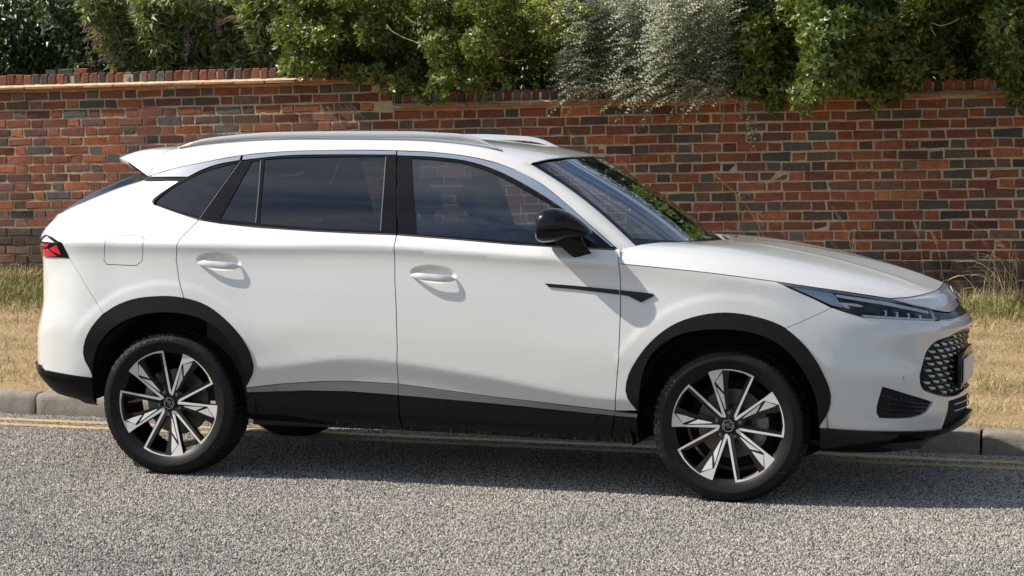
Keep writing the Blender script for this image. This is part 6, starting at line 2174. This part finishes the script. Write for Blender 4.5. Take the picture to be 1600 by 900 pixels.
    for t in th:
        for rr, yy in ((0.118, yo+0.088), (0.172, yo+0.086), (0.176, yo+0.14), (0.118, yo+0.14)):
            ring.append((rr*math.cos(t), yy, rr*math.sin(t)))
    Fc = []
    for i in range(4):
        for k in range(4): Fc.append((i*4+k, i*4+(k+1) % 4, (i+1)*4+(k+1) % 4, (i+1)*4+k))
    Fc += [(3, 2, 1, 0), (16, 17, 18, 19)]
    mb.add(ring, Fc)
    for d in (-9, 9):
        t = ca+R(d)
        mb.tube([(0.145*math.cos(t), yo+0.076, 0.145*math.sin(t)), (0.145*math.cos(t), yo+0.10, 0.145*math.sin(t))], 0.020, 12)
    emit('brake_caliper', mb.V, mb.F, M_CALIPER, wheel, 40)
    mb = MB()
    for k in range(5):
        a = rot+R(15)+2*math.pi*k/5
        c = (0.057*math.cos(a), 0.057*math.sin(a))
        mb = MB()
        mb.tube([(c[0], yo+0.004, c[1]), (c[0], yo+0.008, c[1]), (c[0], yo+0.026, c[1])], [0.007, 0.010, 0.011], 6)
        emit('wheel_nut', mb.V, mb.F, M_DISC, wheel, 30)
    mb = MB(); mb.tube([(0, yo+0.004, 0), (0, yo+0.006, 0), (0, yo+0.014, 0)], [0.028, 0.031, 0.031], 28)
    cap = emit('centre_cap', mb.V, mb.F, M_GLOSS, wheel, 40)
    yy = yo+0.003
    tilt = R(-12) if front else R(28)
    if near:
        M = Matrix.Translation((cx, yy, 0.352)) @ Matrix.Rotation(tilt, 4, 'Y') @ Matrix.Rotation(R(90), 4, 'X')
    else:
        M = Matrix.Translation((cx, 2*YC-yy, 0.352)) @ Matrix.Rotation(R(-90), 4, 'X')
    badge(0.029, cap, M)
    return wheel
make_wheel(0.0, True, R(-39), False)
make_wheel(2.767, True, 0.0, True)
make_wheel(0.0, False, 0.3, False)
make_wheel(2.767, False, 0.8, True)

# --- cabin
def soft_box(mb, lo, hi, ch): mb.box(lo, hi, 0, ch)
def seat(cy, x, name='front_seat'):
    mb = MB()
    soft_box(mb, (x-0.05, cy-0.25, 0.55), (x+0.48, cy+0.25, 0.72), 0.06)
    bm = bmesh.new(); bmesh.ops.create_cube(bm, size=1)
    for v in bm.verts:
        v.co = Vector((v.co.x*0.15, v.co.y*(0.50 if v.co.z < 0 else 0.42), v.co.z*0.62))
    bmesh.ops.bevel(bm, geom=list(bm.edges), offset=0.06, segments=3, affect='EDGES')
    M = Matrix.Translation((x-0.13, cy, 0.95)) @ Matrix.Rotation(R(-18), 4, 'Y')
    bm.verts.index_update()
    mb.add([tuple(M @ v.co) for v in bm.verts], [tuple(v.index for v in f.verts) for f in bm.faces]); bm.free()
    s = mb.build(name, M_SEAT, CAR, sharp=50)
    mb = MB()
    bm = bmesh.new(); bmesh.ops.create_cube(bm, size=1)
    for v in bm.verts:
        v.co = Vector((v.co.x*0.11, v.co.y*0.27, v.co.z*0.20))
    bmesh.ops.bevel(bm, geom=list(bm.edges), offset=0.05, segments=3, affect='EDGES')
    M = Matrix.Translation((x-0.255, cy, 1.345)) @ Matrix.Rotation(R(-10), 4, 'Y')
    bm.verts.index_update()
    mb.add([tuple(M @ v.co) for v in bm.verts], [tuple(v.index for v in f.verts) for f in bm.faces]); bm.free()
    mb.tube([(x-0.25, cy-0.06, 1.28), (x-0.235, cy-0.06, 1.20)], 0.007, 6); mb.tube([(x-0.25, cy+0.06, 1.28), (x-0.235, cy+0.06, 1.20)], 0.007, 6)
    mb.build('headrest', M_SEAT, s, sharp=50)
seat(0.56, 1.40); seat(1.33, 1.40)
mb = MB()
soft_box(mb, (0.42, 0.22, 0.55), (0.92, 2*YC-0.22, 0.75), 0.06); soft_box(mb, (0.30, 0.22, 0.70), (0.46, 2*YC-0.22, 1.22), 0.06)
rs = mb.build('rear_seat', M_SEAT, CAR, sharp=50)
for cy in (0.50, YC, 1.39):
    mb = MB(); mb.box((0.30, cy-0.13, 1.22), (0.40, cy+0.13, 1.36), 0, 0.04); mb.build('headrest', M_SEAT, rs, sharp=50)
mb = MB()
V = []; m = 12
pr = [(2.50, 1.120), (2.30, 1.140), (2.12, 1.125), (2.04, 1.09), (2.03, 1.00), (2.12, 0.85), (2.18, 0.60)]
for y in np.linspace(0.17, 2*YC-0.17, m):
    for (x, z) in pr: V.append((x, y, z))
F = [(i*7+j, i*7+j+1, (i+1)*7+j+1, (i+1)*7+j) for i in range(m-1) for j in range(6)]
dash = mk('dashboard', V, F, M_INT, CAR)
mb = MB()
for k in range(1):
    c = Vector((1.84, 0.56, 1.02)); ax = Matrix.Rotation(R(-25), 3, 'Y')
    pts = [c+ax @ Vector((0, 0.185*math.cos(t), 0.185*math.sin(t))) for t in np.linspace(0, 2*math.pi, 33)]
    mb.tube(pts, 0.015, 8)
    mb.tube([c+ax @ Vector((0, -0.18, 0)), c, c+ax @ Vector((0, 0.18, 0))], [0.014, 0.03, 0.014], 8)
    mb.tube([c, c+Vector((0.16, 0, -0.05))], 0.035, 8)
mb.build('steering_wheel', M_SEAT, CAR)
mb = MB(); mb.box((1.78, YC-0.12, 1.46), (1.80, YC+0.12, 1.53), 0, 0.01); mb.tube([(1.80, YC, 1.50), (1.86, YC, 1.56)], 0.008, 6)
mb.build('rear_view_mirror', M_INT, CAR)
# headlining and inner door faces
curves = [roof_pt(_rx+0.03+(_fx-0.05-_rx)*s_, tr_)*np.array([1, 1, 1])-np.array([0, 0, 0.045]) for s_ in np.linspace(0, 1, 14)]
for c in curves: c[:, 1] = 0.30+(c[:, 1]-0.285)*(YC-0.30)/(YC-0.285)
loft('headlining', curves, M_LINING, CAR, sharp=60, flip=True)
mb = MB()
mb.box((-0.60, 0.20, 1.02), (0.30, 2*YC-0.20, 1.04))
mb.build('luggage_cover', M_INT, CAR, smooth=False)
for s in (0, 1):
    V = []
    xs_ = np.linspace(0.16, 2.20, 30)
    for x in xs_:
        zb = float(np.interp(x, [-0.15, 0.14, 0.45, 1.15, 1.73, 2.24], [1.30, 1.245, 1.208, 1.183, 1.150, 1.130]))
        V += [(x, 0.150, 0.36), (x, 0.125, zb-0.10), (x, 0.084, zb+0.008), (x, 0.150, zb+0.006), (x, 0.175, zb-0.10), (x, 0.18, 0.36)]
    F = [(i*6+j, i*6+j+1, (i+1)*6+j+1, (i+1)*6+j) for i in range(29) for j in range(5)]
    if s: V, F = mirror_y(V, F)
    mk('door_lining', V, F, M_INT, CAR)
for s in (0, 1):
    for pts in ([(1.17, 0.20, 1.12), (1.16, 0.27, 1.35), (1.14, 0.37, 1.58)], [(0.38, 0.23, 1.15), (0.25, 0.30, 1.35), (0.15, 0.37, 1.50)], [(2.20, 0.25, 1.10), (2.00, 0.31, 1.30), (1.76, 0.38, 1.50)]):
        P = [(p[0], p[1] if s == 0 else 2*YC-p[1], p[2]) for p in pts]
        mb = MB(); mb.tube(P, [0.045, 0.04, 0.035], 8)
        mb.build('pillar_lining', M_INT, CAR)

for o in bpy.data.objects:
    if o.parent is CAR: o.matrix_parent_inverse = CAR_INV
